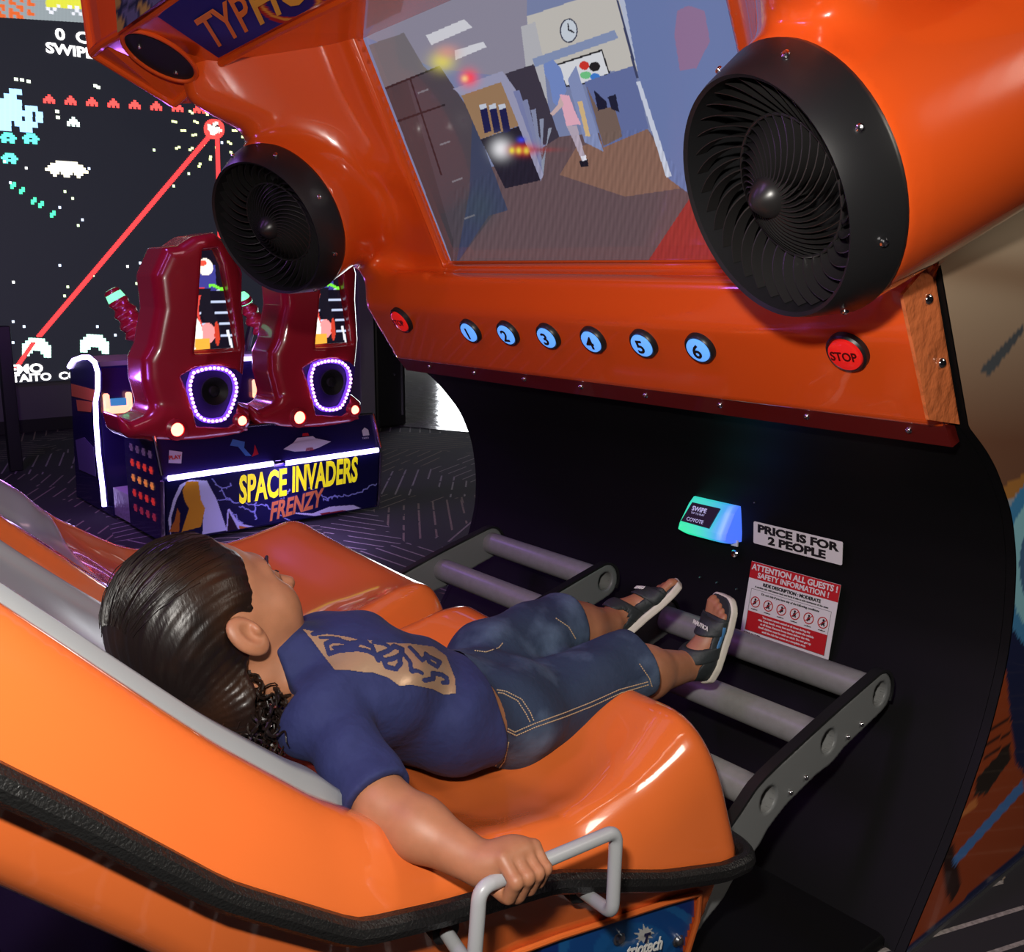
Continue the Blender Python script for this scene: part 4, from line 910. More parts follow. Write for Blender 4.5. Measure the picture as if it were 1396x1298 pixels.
# blasters
def blaster(tip, butt, post, s=1):
    t, b, q = [np.array(a, float) for a in (tip, butt, post)]; ax = (t-b)/np.linalg.norm(t-b); m = (t+b)/2
    def f(P):
        d = cone(P, b, t-ax*.03, .075*s, .045*s); w = (P-b) @ ax; d = d+.008*np.sin(w*95)
        d = smin(d, cone(P, b+ax*.05+np.array((0, 0, .05*s)), t-ax*.12+np.array((0, 0, .045*s)), .03*s, .02*s), .02); return d
    lo = np.minimum(t, b)-.14; hi = np.maximum(t, b)+.14
    o = sdf('blaster', f, lo, hi, .011, M['dred2'], sg2, newton=1)
    MB().lathe(t-ax*.055, ax, [(0, .052*s), (.04, .045*s), (.065, .03*s), (.07, 0)], 16, cap=False).build('green_tip', mat('green_glow', (.1, .7, .3), .3, emis=(.25, 1, .5), es=1.3), o)
    MB().tube([b+ax*.06, q], .03*s, 10).build('gun_mount', M['black'], o)
blaster(onx(152, 397, -4.05), onx(187, 450, -4.0), (-4.02, .03, .82)); blaster(onx(330, 402, -3.98), onx(352, 445, -4.0), (-4.0, .64, .82), .8); blaster(onx(376, 425, -3.98), onx(374, 452, -4.0), (-4.0, .78, .82), .5)
# moulded seat backs
def psd(py_, pz_, poly):
    d = np.full(py_.shape, 1e9); n = len(poly); s = np.ones(py_.shape)
    for i in range(n):
        a = np.array(poly[i]); b = np.array(poly[i-1]); e = b-a; wx, wy = py_-a[0], pz_-a[1]; t = np.clip((wx*e[0]+wy*e[1])/(e @ e), 0, 1)
        d = np.minimum(d, (wx-e[0]*t)**2+(wy-e[1]*t)**2)
        c1 = pz_ >= a[1]; c2 = pz_ < b[1]; c3 = e[0]*wy > e[1]*wx; f = (c1 & c2 & c3) | (~c1 & ~c2 & ~c3); s = np.where(f, -s, s)
    return s*np.sqrt(d)
XS = -2.95
def toyz(l): return [tuple(onx(a, b, XS)[1:]) for a, b in l]
pod = toyz([(225, 337), (243, 335), (262, 322), (290, 317), (305, 328), (320, 338), (333, 372), (332, 410), (338, 470), (334, 510), (325, 548), (332, 562), (325, 592), (208, 600), (206, 552), (197, 520), (196, 490), (205, 470), (214, 420), (209, 375)])
basep = toyz([(160, 566), (178, 575), (215, 560), (330, 556), (342, 562), (336, 574), (340, 590), (236, 602), (175, 598), (166, 590)])
wind = toyz([(270, 340), (292, 338), (302, 360), (325, 478), (260, 482), (266, 400)])
spk = toyz([(262, 500), (285, 497), (318, 503), (327, 510), (316, 575), (306, 582), (262, 580), (254, 540), (243, 512)])
ringp = [(258, 507, ), (271, 502), (287, 500), (303, 503), (313, 512), (317, 528), (313, 545), (306, 562), (300, 570), (285, 573), (272, 571), (262, 563), (256, 545), (252, 525)]
def seatback(dy, di):
    def f(P):
        y = P[:, 1]-dy; z = P[:, 2]; x = P[:, 0]; rid = -.05*np.clip(1-np.abs(y+.07-.06*(z-1))/.26, 0, 1)
        d = smax(psd(y, z, pod)*.95, np.abs(x-(-3.08)+rid*.5)-.165+rid*.6+.03, .06)
        g = psd(y, z, wind); d = smax(d, -smax(g, -2.965-x-.03, .01), .012)
        d = smax(d, -np.maximum(psd(y, z, spk), -2.93-x), .004)
        e = smax(psd(y, z, basep)*.9, np.abs(x+3.06)-.15, .06); d = smin(d, e, .04)
        d = smax(d, -np.maximum(psd(y, z, spk), -2.93-x), .004)
        return d
    o = sdf('seat_back', f, (-3.32, -.60+dy, .50), (-2.84, .22+dy, 1.52), .011, M['dred2'], sg2)
    def P3(p, x): return np.array((x, p[0]+dy, p[1]))
    cw = np.mean(wind, 0); ws = [(p[0]+(cw[0]-p[0])*.06, p[1]+(cw[1]-p[1])*.04) for p in wind]
    ys = [p[0] for p in ws]; zs = [p[1] for p in ws]; V = []; nu, nv = 44, 90
    L = np.array(ws)
    for j in range(nv+1):
        z = min(zs)+(max(zs)-min(zs))*j/nv; xs_ = []
        for i in range(len(ws)):
            a, b = L[i-1], L[i]
            if (a[1]-z)*(b[1]-z) <= 0 and abs(a[1]-b[1]) > 1e-9: xs_.append(a[0]+(b[0]-a[0])*(z-a[1])/(b[1]-a[1]))
        x0, x1 = (min(xs_), max(xs_)) if xs_ else (cw[0], cw[0])
        for i in range(nu+1): V.append((-2.975, x0+(x1-x0)*i/nu+dy, z))
    def paint(P):
        a = (P[:, 1]-dy-min(ys))/(max(ys)-min(ys)); b = (P[:, 2]-min(zs))/(max(zs)-min(zs)); c = np.zeros((len(P), 3)); c[:] = rgb(14, 12, 26)
        c[((b > .12) & (b < .7) & (np.sin(b*55) > .86))] = rgb(190, 200, 230); g = (np.abs(b-.72) < .13) & (np.abs(a-.46) < .2); c[g] = rgb(60, 60, 140)
        c[((a-.44)/.17)**2+((b-.83)/.085)**2 < 1] = rgb(255, 240, 225); c[((a-.36)/.12)**2+((b-.87)/.03)**2 < 1] = rgb(230, 80, 60)
        c[(np.abs(b-.63-.02*np.sin(a*14)) < .016) & (a > .5)] = rgb(120, 230, 60); c[(np.abs(b-.63-.02*np.sin(a*14)) < .014) & (a < .4)] = rgb(220, 60, 60)
        c[(np.abs(a-.46-.1*np.sin(b*9)) < .15) & (b < .62) & (b > .04)] = rgb(20, 18, 30); c[(np.abs(a-.27-.05*np.sin(b*12)) < .028) & (b < .55) & (b > .22)] = rgb(220, 70, 60)
        c[((a-.42)/.17)**2+((b-.17)/.10)**2 < 1] = rgb(255, 150, 150); c[((a-.14)/.16)**2+((b-.16)/.17)**2 < 1] = rgb(255, 244, 236); c[(np.abs(a-.28) < .16) & (b < .12)] = rgb(255, 170, 60)
        c[((a-.62)/.06)**2+((b-.16)/.12)**2 < 1] = rgb(200, 60, 40); c[(np.abs(a-.9+.5*(b-.1)) < .03) & (b < .2)] = rgb(235, 235, 245); return c
    k_ = (np.arange(nv)[:, None]*(nu+1)+np.arange(nu)[None]).ravel(); F = np.stack([k_, k_+1, k_+nu+2, k_+nu+1], 1)
    artmesh('lit_picture', paint, V, F, mat('lit_picture_print', (.02, .02, .02), .2, attr='emit', es=1.35, coat=.5), o)
    MB().prism([P3(p, -2.955) for p in spk], (.035, 0, 0)).build('speaker_plate', mat('violet_black', (.03, .012, .12), .4), o, smooth=False)
    rp = [P3(tuple(onx(*q, XS)[1:]), -2.897) for q in ringp]; rp = rp+[rp[0]]; sm = fillet(rp, .03)
    MB().tube([p-np.array((.014, 0, 0)) for p in sm], .013, 8).build('ring_channel', mat('violet_channel', (.1, .05, .4), .3, emis=(.22, .06, 1), es=1.1), o)
    bd = MB(); seg = np.cumsum([0]+[np.linalg.norm(sm[i+1]-sm[i]) for i in range(len(sm)-1)]); tot = seg[-1]
    for k in range(38):
        s_ = tot*k/38; i = min(np.searchsorted(seg, s_, 'right')-1, len(sm)-2); p = sm[i]+(sm[i+1]-sm[i])*((s_-seg[i])/(seg[i+1]-seg[i]+1e-9))
        bd.lathe(p+np.array((.003, 0, 0)), (1, 0, 0), [(0, .0085), (.005, .007), (.008, 0)], 8, cap=False)
    bd.build('led_beads', mat('pink_led', (.8, .5, .8), .3, emis=(1, .55, .95), es=2.6), o)
    MB().lathe(P3(tuple(onx(287, 532, XS)[1:]), -2.903), (1, 0, 0), [(0, .07), (.008, .068), (-.004, .03), (.008, .024), (.012, 0)], 28, cap=False).build('speaker_cone', M['black'], o)
    for q, r_ in (((236, 584), .028), ((324, 572), .021)):
        c = P3(tuple(onx(*q, XS)[1:]), -2.90); e = MB().lathe(c, (1, 0, 0), [(-.04, r_*2.1), (.002, r_*1.9), (.010, r_*1.2)], 24, cap=False).build('lamp_bezel', M['dred2'], o)
        MB().lathe(c, (1, 0, 0), [(.0, r_*1.15), (.014, r_*.9), (.022, r_*.4), (.023, 0)], 18, cap=False).build('red_lamp', mat('red_lamp', (.8, .1, .1), .3, emis=(1, .12, .08), es=9), e)
    return o
seatback(0, 0); seatback(.648, 1)
pl_ = bpy.data.lights.new('violet_strip_light', 'AREA'); pl_.energy = 6; pl_.color = (.5, .35, 1); pl_.shape = 'RECTANGLE'; pl_.size = 1.1; pl_.size_y = .03
ol = bpy.data.objects.new('violet_strip_light', pl_); COL.objects.link(ol); ol.location = (-2.82, .26, .34); ol.rotation_euler = (Vector((-.06, 0, -.2))).to_track_quat('-Z', 'X').to_euler(); ol.parent = sg2; ol.location = Vector((-2.80, .26, .34))-sg2.location

for k, (lx, ly, lz, e_) in enumerate(((-3.45, -.55, .75, 5), (-3.55, .27, .95, 4), (-2.75, -.75, .8, 2.5))):
    q = bpy.data.lights.new('violet_glow', 'POINT'); q.energy = e_; q.color = (.5, .15, 1); q.shadow_soft_size = .06; ql = bpy.data.objects.new('violet_glow', q); COL.objects.link(ql); ql.location = (lx, ly, lz)  # unseen point lights added to spread the LED strips' violet spill
q = bpy.data.lights.new('red_glow', 'POINT'); q.energy = 6; q.color = (1, .55, .6); q.shadow_soft_size = .2; ql = bpy.data.objects.new('red_glow', q); COL.objects.link(ql); ql.location = (-1.9, -.3, 2.3)  # pinkish fill light added to brighten the red seat backs, no fixture there

# ------------------------------------------------------------------ the boy
A = np.array
CR, CU, CF = R[0], R[1], R[2]
boy = thing('person', 'boy in navy t-shirt and denim shorts lying on the seat, gripping the handle', 'person', (.43, -1.05, .5))
SEAT_N = None
J = dict(neck=A((.435, -1.395, .742)), chest=A((.435, -1.27, .69)), belly=A((.45, -1.13, .605)), pelvis=A((.45, -.99, .57)),
 shR=onx(440, 968, .53), shL=A((.31, -1.31, .69)), elR=onx(522, 1098, .70), wrR=onx(655, 1178, .845),
 hipR=onx(700, 985, .475), knR=onx(845, 912, .50), anR=onx(960, 888, .485), hipL=onx(665, 905, .36), knL=onx(765, 852, .345), anL=onx(838, 838, .335))
# head frame
Fh = .52*CR+.56*CU+.60*CF; Fh /= np.linalg.norm(Fh)
Uh = -.50*CR+.82*CU-.25*CF; Uh = Uh-Fh*(Uh @ Fh); Uh /= np.linalg.norm(Uh)
Sh = np.cross(Fh, Uh); Sh = Sh if Sh @ CF < 0 else -Sh             # side towards the camera
HA = A([Fh, Uh, Sh]); HS = 1.16; Hc = onx(338, 868, .49)-A((-.014, -.012, .081))*HS @ HA
def head(P, k=1.0):
    q = (P-Hc) @ HA.T/HS; f, u, s = q[:, 0], q[:, 1], q[:, 2]; a = np.abs(s); Q = np.stack([f, u, a], 1)
    I3 = np.eye(3)
    d = ell(Q, (-.012, .035, 0), I3, (.092, .084, .076))                     # cranium
    d = smin(d, ell(Q, (.028, -.020, 0), I3, (.064, .078, .060)), .035)      # face
    d = smin(d, ell(Q, (.045, -.078, 0), I3, (.038, .026, .034)), .030)      # jaw and chin
    d = smin(d, ell(Q, (.055, -.022, .036), I3, (.030, .034, .026)), .025)   # cheek
    d = smin(d, cone(Q, (.084, .030, 0), (.078, .020, .030), .012, .010), .022)  # brow
    d = smax(d, -ell(Q, (.098, .008, .029), I3, (.018, .013, .017)), .018)   # eye socket
    d = smin(d, ell(Q, (.077, .006, .029), I3, (.0135, .0125, .0145)), .004) # eyeball and lid
    d = smin(d, cone(Q, (.084, .012, 0), (.106, -.020, 0), .007, .0105), .012) # nose
    d = smin(d, ell(Q, (.096, -.024, .0095), I3, (.009, .007, .007)), .006)
    d = smin(d, ell(Q, (.089, -.045, 0), I3, (.010, .0052, .020)), .007)      # lips
    d = smin(d, ell(Q, (.087, -.056, 0), I3, (.0095, .0058, .017)), .006)
    d = smax(d, -ell(Q, (.100, -.0505, 0), I3, (.008, .0016, .019)), .003)
    e = ell(Q, (-.014, -.012, .081), A([[.93, .30, -.20], [-.30, .95, 0], [.2, .05, .97]]), (.020, .031, .009))  # ear
    e = smax(e, -ell(Q, (-.009, -.010, .092), A([[.93, .30, -.20], [-.30, .95, 0], [.2, .05, .97]]), (.0115, .020, .009)), .004)
    e = smin(e, ell(Q, (-.002, -.012, .084), I3, (.005, .009, .006)), .004)
    d = smin(d, e, .006)
    return d*HS
Nk = Hc-Uh*.085-Fh*.030
# right hand on the bar: local frame with the bar direction
BAR0, BAR1 = A((.88, -1.375, .60)), A((.88, -1.142, .585)); bd_ = (BAR1-BAR0)/np.linalg.norm(BAR1-BAR0)
hb = BAR0+bd_*.060                                                      # centre of the grip on the bar
fin = []
palmdir = hb-J['wrR']; up_ = A((.10, 0, 1.)); up_ = up_-bd_*(up_ @ bd_); up_ /= np.linalg.norm(up_); outw = np.cross(up_, bd_); outw = outw if outw[0] > 0 else -outw
kn = []
for i in range(4):
    o = hb+bd_*(-.024+.0165*i); rr = (.0093, .0097, .0094, .0083)[i]; ln = (.96, 1.0, .98, .86)[i]
    k0 = o+up_*.024-outw*.004                                            # knuckle over the bar
    k1 = o+up_*.010*ln+outw*.0235*ln; k2 = o-up_*.0185*ln+outw*.0145*ln; k3 = o-up_*.0185*ln-outw*.007
    fin.append((k0, k1, k2, k3, rr)); kn.append(k0)
th = [hb-bd_*.030+up_*.012-outw*.018, hb-bd_*.030-up_*.012-outw*.010, hb-bd_*.018-up_*.024+outw*.004, hb-bd_*.006-up_*.027+outw*.010]
def hand(P):
    d = None; W_ = J['wrR']
    for i, (k0, k1, k2, k3, r) in enumerate(fin):
        m = W_*.35+k0*.65 if i else W_*.4+k0*.6
        c = cone(P, m, k0, .0155, r*1.12); d = c if d is None else smin(d, c, .012)
    d = smin(d, cone(P, W_, (kn[1]+kn[2])/2-up_*.008-outw*.010, .0245, .021), .016)
    for (k0, k1, k2, k3, r) in fin:
        g = np.minimum(cone(P, k0, k1, r*1.08, r), cone(P, k1, k2, r, r*.95)); g = np.minimum(g, cone(P, k2, k3, r*.95, r*.85)); g = smin(g, cone(P, k1-up_*.001, k1+up_*.001, r*1.06, r*1.06), .002)
        d = smin(d, g, .0035)
    t = smin(cone(P, W_*.55+th[0]*.45, th[0], .017, .0125), cone(P, th[0], th[1], .0125, .0105), .006); t = smin(t, cone(P, th[1], th[2], .0105, .0098), .004); t = smin(t, cone(P, th[2], th[3], .0098, .0085), .003)
    return smin(d, t, .007)
def foot(P, an, heel, toe, nrm, side, rs=1.0):
    # heel->toe direction, nrm = sole normal (out of sole), side = towards the big toe
    ax = toe-heel; L = np.linalg.norm(ax); ax = ax/L; n = nrm-ax*(nrm @ ax); n /= np.linalg.norm(n); s = np.cross(ax, n); s = s if s @ side > 0 else -s
    top = -n
    d = cone(P, heel+ax*.022+top*.022, heel+ax*.045+top*.030, .022, .024)
    d = smin(d, cone(P, an, heel+ax*.038+top*.034, .026, .026), .02)
    d = smin(d, cone(P, heel+ax*.045+top*.036, heel+ax*L*.62+top*.022, .026, .018), .02)
    d = smin(d, cone(P, heel+ax*.045+top*.018-s*.004, heel+ax*L*.66+top*.014-s*.016, .019, .013), .018)
    d = smin(d, cone(P, heel+ax*L*.55+top*.018+s*.010, heel+ax*L*.68+top*.014+s*.016, .016, .0135), .015)
    for i in range(5):
        o = s*(.026-.0125*i); r = (.0105, .0078, .0074, .007, .0066)[i]; e = (1.0, .99, .955, .915, .87)[i]-.045
        d = smin(d, cone(P, heel+ax*L*.66+top*.013+o*.9, heel+ax*L*(e-.035)+top*(.013 if i else .014)+o, r, r), .008 if i else .006)
        d = smin(d, cone(P, heel+ax*L*(e-.02)+top*.012+o, heel+ax*L*e+top*.011+o, r*1.05, r*.95), .003)
    return d, (ax, n, s, top, L)
hlR, toR = onx(962, 925, .485), onx(990, 818, .495)
nR = A((.30, .93, -.10)); hlL, toL = onx(836, 874, .33), onx(906, 806, .33); toL = hlL+(toL-hlL)*1.0
J['anR'] = hlR+(toR-hlR)*.20+A((-.02, -.055, .0)); J['anL'] = hlL+(A((.10, .60, .75)))*.035+A((.0, -.045, .02))
dL = A((.20, .76, .55)); dL /= np.linalg.norm(dL); toL = hlL+dL*.185; nL = A((.45, .42, -.74))
footR = lambda P: foot(P, J['anR'], hlR, toR, nR, A((-1., 0, 0)))
footL = lambda P: foot(P, J['anL'], hlL, toL, nL, A((1., 0, .3)))
def limbs(P, arm=True, leg=True):
    d = np.full(len(P), 9.)
    if arm:
        mid = (J['elR']*.62+J['wrR']*.38)+A((0, 0, -.002))
        a = smin(cone(P, J['shR'], J['elR'], .042, .035), smin(cone(P, J['elR'], mid, .036, .0375), cone(P, mid, J['wrR'], .0375, .0265), .02), .02)
        d = np.minimum(d, a)
        d = np.minimum(d, smin(cone(P, J['shL'], J['shL']+A((-.06, .10, -.09)), .04, .034), cone(P, J['shL']+A((-.06, .10, -.09)), A((.16, -1.10, .63)), .032, .025), .02))
    if leg:
        for h, k, a in (('hipR', 'knR', 'anR'), ('hipL', 'knL', 'anL')):
            c = J[k]*.65+J[a]*.35+A((0, 0, -.010))
            l = smin(cone(P, J[h], J[k], .070, .052), smin(cone(P, J[k], c, .050, .050), cone(P, c, J[a], .049, .032), .03), .02); d = np.minimum(d, l)
    return d
def torso(P, g=0.):
    sc = A([1.0, .80]) 
    d = None
    Q = P.copy()
    def e(c, rx, rl, rt):     # ellipsoid aligned with the back
        ax = J['chest']-J['belly']; ax = ax/np.linalg.norm(ax); x_ = A((1., 0, 0)); n_ = np.cross(x_, ax); return ell(Q, c, A([x_, ax, n_]), (rx+g, rl+g, rt+g))
    d = e(J['chest'], .148, .120, .090); d = smin(d, e(J['belly'], .142, .13, .092), .05); d = smin(d, e(J['pelvis'], .142, .115, .088), .05)
    d = smin(d, cone(P, J['shR'], J['shL'], .045+g, .043+g), .05)
    return d
def body(P):
    d = torso(P, -.004); d = smin(d, limbs(P), .02)
    d = smin(d, cone(P, J['neck'], Nk, .043, .042), .03); d = smin(d, head(P), .022)
    d = smin(d, hand(P), .008); fr, _ = footR(P); fl_, _ = footL(P); d = smin(d, np.minimum(fr, fl_), .012); return d
skin = mat('skin', (.34, .140, .070), .5, noise=(30, (.40, .165, .085), .35, .65), bump=(140, .12, .001)); 
skin.node_tree.nodes['Principled BSDF'].inputs['Subsurface Weight'].default_value = .12; skin.node_tree.nodes['Principled BSDF'].inputs['Subsurface Radius'].default_value = (.012, .005, .003)
sdf('body', body, (.10, -1.72, .36), (1.0, -.28, 1.06), .0032, skin, boy)
# eye and lashes are seen only from the side
eb = MB()
for sg in (1, -1):
    c = Hc+(Fh*.0795+Uh*.006+Sh*.029*sg)*HS
    MB().lathe(c, Fh*.94+Sh*.34*sg, [(.004, .0105), (.0095, .0085), (.0118, .005), (.0125, 0)], 16, cap=False).build('eye', mat('eye_white', (.7, .66, .62), .15), boy)
    eb.tube([c+Fh*.0112+Uh*.005+Sh*(-.009), c+Fh*.0135+Uh*.0055, c+Fh*.0105+Uh*.004+Sh*sg*.010], .0011, 6)
    eb.tube([Hc+(Fh*.0955+Uh*.0255+Sh*sg*.012)*HS, Hc+(Fh*.094+Uh*.031+Sh*sg*.026)*HS, Hc+(Fh*.081+Uh*.027+Sh*sg*.042)*HS], [.0022, .0026, .0012], 8)
eb.build('eyebrows_and_lashes', mat('brow_hair', (.012, .007, .005), .6), boy)
# hair swept back and gathered low behind
tie = Hc-Fh*.055-Uh*.115+Sh*.045
def strand(q): return q
def hairf(P):
    q = (P-Hc) @ HA.T/HS; f, u, s = q[:, 0], q[:, 1], q[:, 2]; a = np.abs(s); Q = np.stack([f, u, a], 1); I3 = np.eye(3)
    d = ell(Q, (-.020, .040, 0), I3, (.101, .094, .083)); d = smin(d, ell(Q, (-.056, .008, 0), I3, (.060, .074, .064)), .04); d = smin(d, ell(np.stack([f, u, s], 1), (-.044, -.084, .034), I3, (.042, .042, .040)), .03)
    d = smin(d, ell(Q, (-.058, -.050, 0), I3, (.045, .050, .048)), .04)
    ph = np.arctan2(s, u+.05); w_ = .0005*np.sin(ph*46+f*30)+.0003*np.sin(ph*97-f*60+u*20); d = d+w_
    front = (f-.050)-.35*(u-.09)-.0*a; tmp = f-.012-1.0*np.clip(u+.0, -.2, .05)-.30*np.clip(.06-a, 0, 1)+.0   # hairline
    line_ = f+.0035*np.sin(u*150+s*40)+.003*np.sin(u*61+1)-np.interp(u, [-.08, -.045, -.02, .01, .03, .06, .09, .14], [-.050, -.030, .012, .030, .044, .054, .056, .058]); d = smax(d, line_*.8, .010)
    ear = ell(Q, (-.010, -.014, .088), I3, (.026, .034, .03)); d = smax(d, -ear, .008)
    return d*HS
hairm = mat('dark_brown_hair', (.009, .0055, .0045), .36, noise=(7, (.032, .012, .005), .5, .72, (1, 1, 1)), bump=(60, .35, .0015, (1.0, 5.0, 1.0)), spec=.32)
hr = sdf('hair', hairf, tuple(Hc-.26), tuple(Hc+.25), .0038, hairm, boy)
rn = random.Random(11); cb = MB()
for k in range(120):                                                     # curly ends and flyaways behind the neck
    p = tie+A([rn.gauss(0, .024) for _ in range(3)]); dr = -Fh*rn.uniform(-.3, .5)-Uh*rn.uniform(.3, 1)+Sh*rn.uniform(-.2, .7); dr /= np.linalg.norm(dr); a_ = rn.uniform(0, 6); pts = []
    for i in range(12):
        t = i/11; c_ = np.cross(dr, Fh); c_ /= np.linalg.norm(c_); e_ = np.cross(dr, c_); pts.append(p+dr*t*.042+(c_*math.cos(a_+t*9)+e_*math.sin(a_+t*9))*.009*t**.5)
    cb.tube(pts, [.0030*(1-.7*i/11) for i in range(12)], 5)
cb.build('curls', hairm, boy)
cb = MB()
for k in range(110):                                                    # loose strands lying over the crown and wispy ones standing off
    t0 = rn.uniform(-1.2, 1.2); f0 = rn.uniform(-.02, .045); pts = []
    for i in range(14):
        t = i/13; f_ = f0-(f0+.105)*t; th_ = t0*(1-.15*t); rad = 1.0+(.10*t**2*rn.uniform(.2, 1) if k % 6 == 0 else 0)
        el = math.sqrt(max(.02, 1-((f_+.020)/.103)**2)); q = A((f_, .040+.096*rad*el*math.cos(th_), .085*rad*el*math.sin(th_))); pts.append(Hc+q*HS @ HA+A([rn.gauss(0, .0006) for _ in range(3)]))
    cb.tube(pts, .0007, 4)
cb.build('loose_strands', hairm, boy)

# t-shirt
navy = mat('navy_jersey', (.012, .018, .085), .85, noise=(40, (.016, .023, .10), .3, .7), bump=(14, .5, .018))
shd = (J['elR']-J['shR']); sl_ = np.linalg.norm(shd); shd = shd/sl_
lowax = (J['belly']-J['pelvis']); lowax = lowax/np.linalg.norm(lowax)
hem = A((.42, -1.085, .62))
bk = (J['chest']-J['belly'])/np.linalg.norm(J['chest']-J['belly'])
def folds(P):
    y = P[:, 1]; x = P[:, 0]; z = P[:, 2]; return .0034*np.sin(48*y+38*x+2*np.sin(14*z))*np.clip((y+1.35)/.2, 0, 1)+.0015*np.sin(70*x-40*z+30*y)
def sleeve(P):
    t = (P-J['shR']) @ shd; c = cone(P, J['shR'], J['shR']+shd*(sl_*1.0), .048, .050); d = smax(c, t-sl_*.93, .004)
    inn = cone(P, J['shR']+shd*(sl_*.5), J['elR'], .039, .039); return smax(d, -np.maximum(inn, sl_*.78-t), .003)
slL_end = J['shL']+A((-.05, .085, -.075))
def shirt(P):
    b = torso(P, .010); b = smin(b, cone(P, J['neck']-(Nk-J['neck'])*.1, J['chest'], .044, .066), .03); b = smin(b, cone(P, J['neck']-(Nk-J['neck'])*.3, J['neck']+(Nk-J['neck'])*.28, .060, .055), .02); b = smin(b, cone(P, J['neck']+A((.045, -.01, -.045)), J['shR']+A((0, -.02, -.02)), .046, .046), .03)
    b = smin(b, sleeve(P), .022); b = smin(b, cone(P, J['shL'], slL_end, .052, .05), .02)
    b = b+folds(P)
    b = smax(b, (P-hem) @ -lowax, .004) if False else smax(b, (P-hem) @ A((.06, .99, .08)), .005)
    nk = cone(P, J['neck']-(Nk-J['neck'])*.1, Nk+(Nk-J['neck'])*1.2, .048, .052); b = smax(b, -nk, .004)
    nd = (Nk-J['neck'])/np.linalg.norm(Nk-J['neck']); q = P-J['neck']; tq = q @ nd; rq = np.linalg.norm(q-tq[:, None]*nd, axis=1); b = smax(b, -np.maximum(.16*np.linalg.norm(Nk-J['neck'])-tq, rq-.10), .006)
    return b
ts_o = sdf('t_shirt', shirt, (.10, -1.58, .40), (.84, -.88, .92), .0042, navy, boy); ts_o['label'] = 'navy t-shirt with gold block print on the chest'
# gold print laid on the chest with navy lettering showing through
from mathutils.bvhtree import BVHTree
me = ts_o.data; bv = BVHTree.FromPolygons([tuple(A(v.co[:])+A(LOC[boy.name])) for v in me.vertices], [tuple(p.vertices) for p in me.polygons])
def onshirt(px, py, off):
    d = Vector(ray(px, py)).normalized(); h = bv.ray_cast(Vector(CAM), d)
    return None if h[0] is None else A(h[0])+A(h[1])*off
pq = [(412, 858), (432, 862), (470, 868), (520, 876), (560, 878), (590, 882), (608, 895), (620, 925), (622, 946), (606, 948), (590, 940), (560, 934), (545, 936), (530, 925), (510, 918), (495, 917), (470, 914), (457, 915), (440, 893), (425, 873)]
def printmesh(nm, test, off, m, step=1.6):
    xs_ = np.arange(405, 630, step); ys_ = np.arange(850, 956, step); gx, gy_ = np.meshgrid(xs_, ys_, indexing='ij'); T_ = test(gx, gy_); idx = {}; V = []; F = []
    def vid(i, j):
        if (i, j) not in idx:
            p = onshirt(xs_[i], ys_[j], off)
            idx[(i, j)] = -1 if p is None else len(V)
            if p is not None: V.append(p)
        return idx[(i, j)]
    for i in range(len(xs_)-1):
        for j in range(len(ys_)-1):
            if T_[i, j] and T_[i+1, j+1]:
                q = [vid(i, j), vid(i+1, j), vid(i+1, j+1), vid(i, j+1)]
                if min(q) >= 0:
                    Pq = [V[k] for k in q]
                    if max(np.linalg.norm(Pq[0]-Pq[2]), np.linalg.norm(Pq[1]-Pq[3])) < .03: F.append(q)
    return mk(nm, V, F, m, ts_o)
gold = mat('gold_print', (.42, .27, .17), .35, .35, bump=(30, .3, .004))
# letter strokes as seen on the chest (curved block capitals)
s_ = 4.653
def lp(l): return [(380+a/s_, 830+b/s_) for a, b in l]
STK = [([(215, 165), (300, 150), (420, 165), (520, 190), (560, 215)], 9), ([(260, 185), (330, 185), (390, 195)], 6), ([(300, 225), (345, 205), (400, 210), (450, 225), (520, 215), (590, 240)], 11), ([(300, 225), (320, 290), (380, 270), (430, 265), (500, 260), (560, 270), (600, 290)], 10), ([(345, 250), (430, 240), (500, 235)], 6),
 ([(590, 240), (610, 290), (630, 330)], 10), ([(640, 290), (690, 270), (730, 240), (780, 260), (770, 300), (720, 320), (665, 330), (640, 300)], 11), ([(665, 330), (680, 370), (740, 385), (770, 350), (760, 300)], 11), ([(600, 215), (660, 225), (700, 245)], 8),
 ([(790, 290), (830, 340), (840, 400), (870, 395)], 9), ([(830, 250), (870, 290), (905, 330), (940, 300)], 9), ([(930, 290), (950, 340), (1000, 370), (1020, 340), (960, 310)], 9), ([(920, 455), (975, 445), (975, 410), (1030, 420), (1060, 440), (1065, 470), (1040, 470)], 10), ([(885, 400), (905, 410)], 8)]
def strokes(gx, gy_):
    m = np.zeros(gx.shape, bool)
    for pts, wd in STK:
        pts = lp(pts)
        for a, b in zip(pts[:-1], pts[1:]):
            dx, dy = b[0]-a[0], b[1]-a[1]; t = np.clip(((gx-a[0])*dx+(gy_-a[1])*dy)/(dx*dx+dy*dy), 0, 1); m |= np.hypot(gx-a[0]-t*dx, gy_-a[1]-t*dy) < wd/s_*1.3
    return m
printmesh('chest_print', lambda gx, gy_: inpoly(gx, gy_, pq) & ~strokes(gx, gy_), .0012, gold, 1.0)

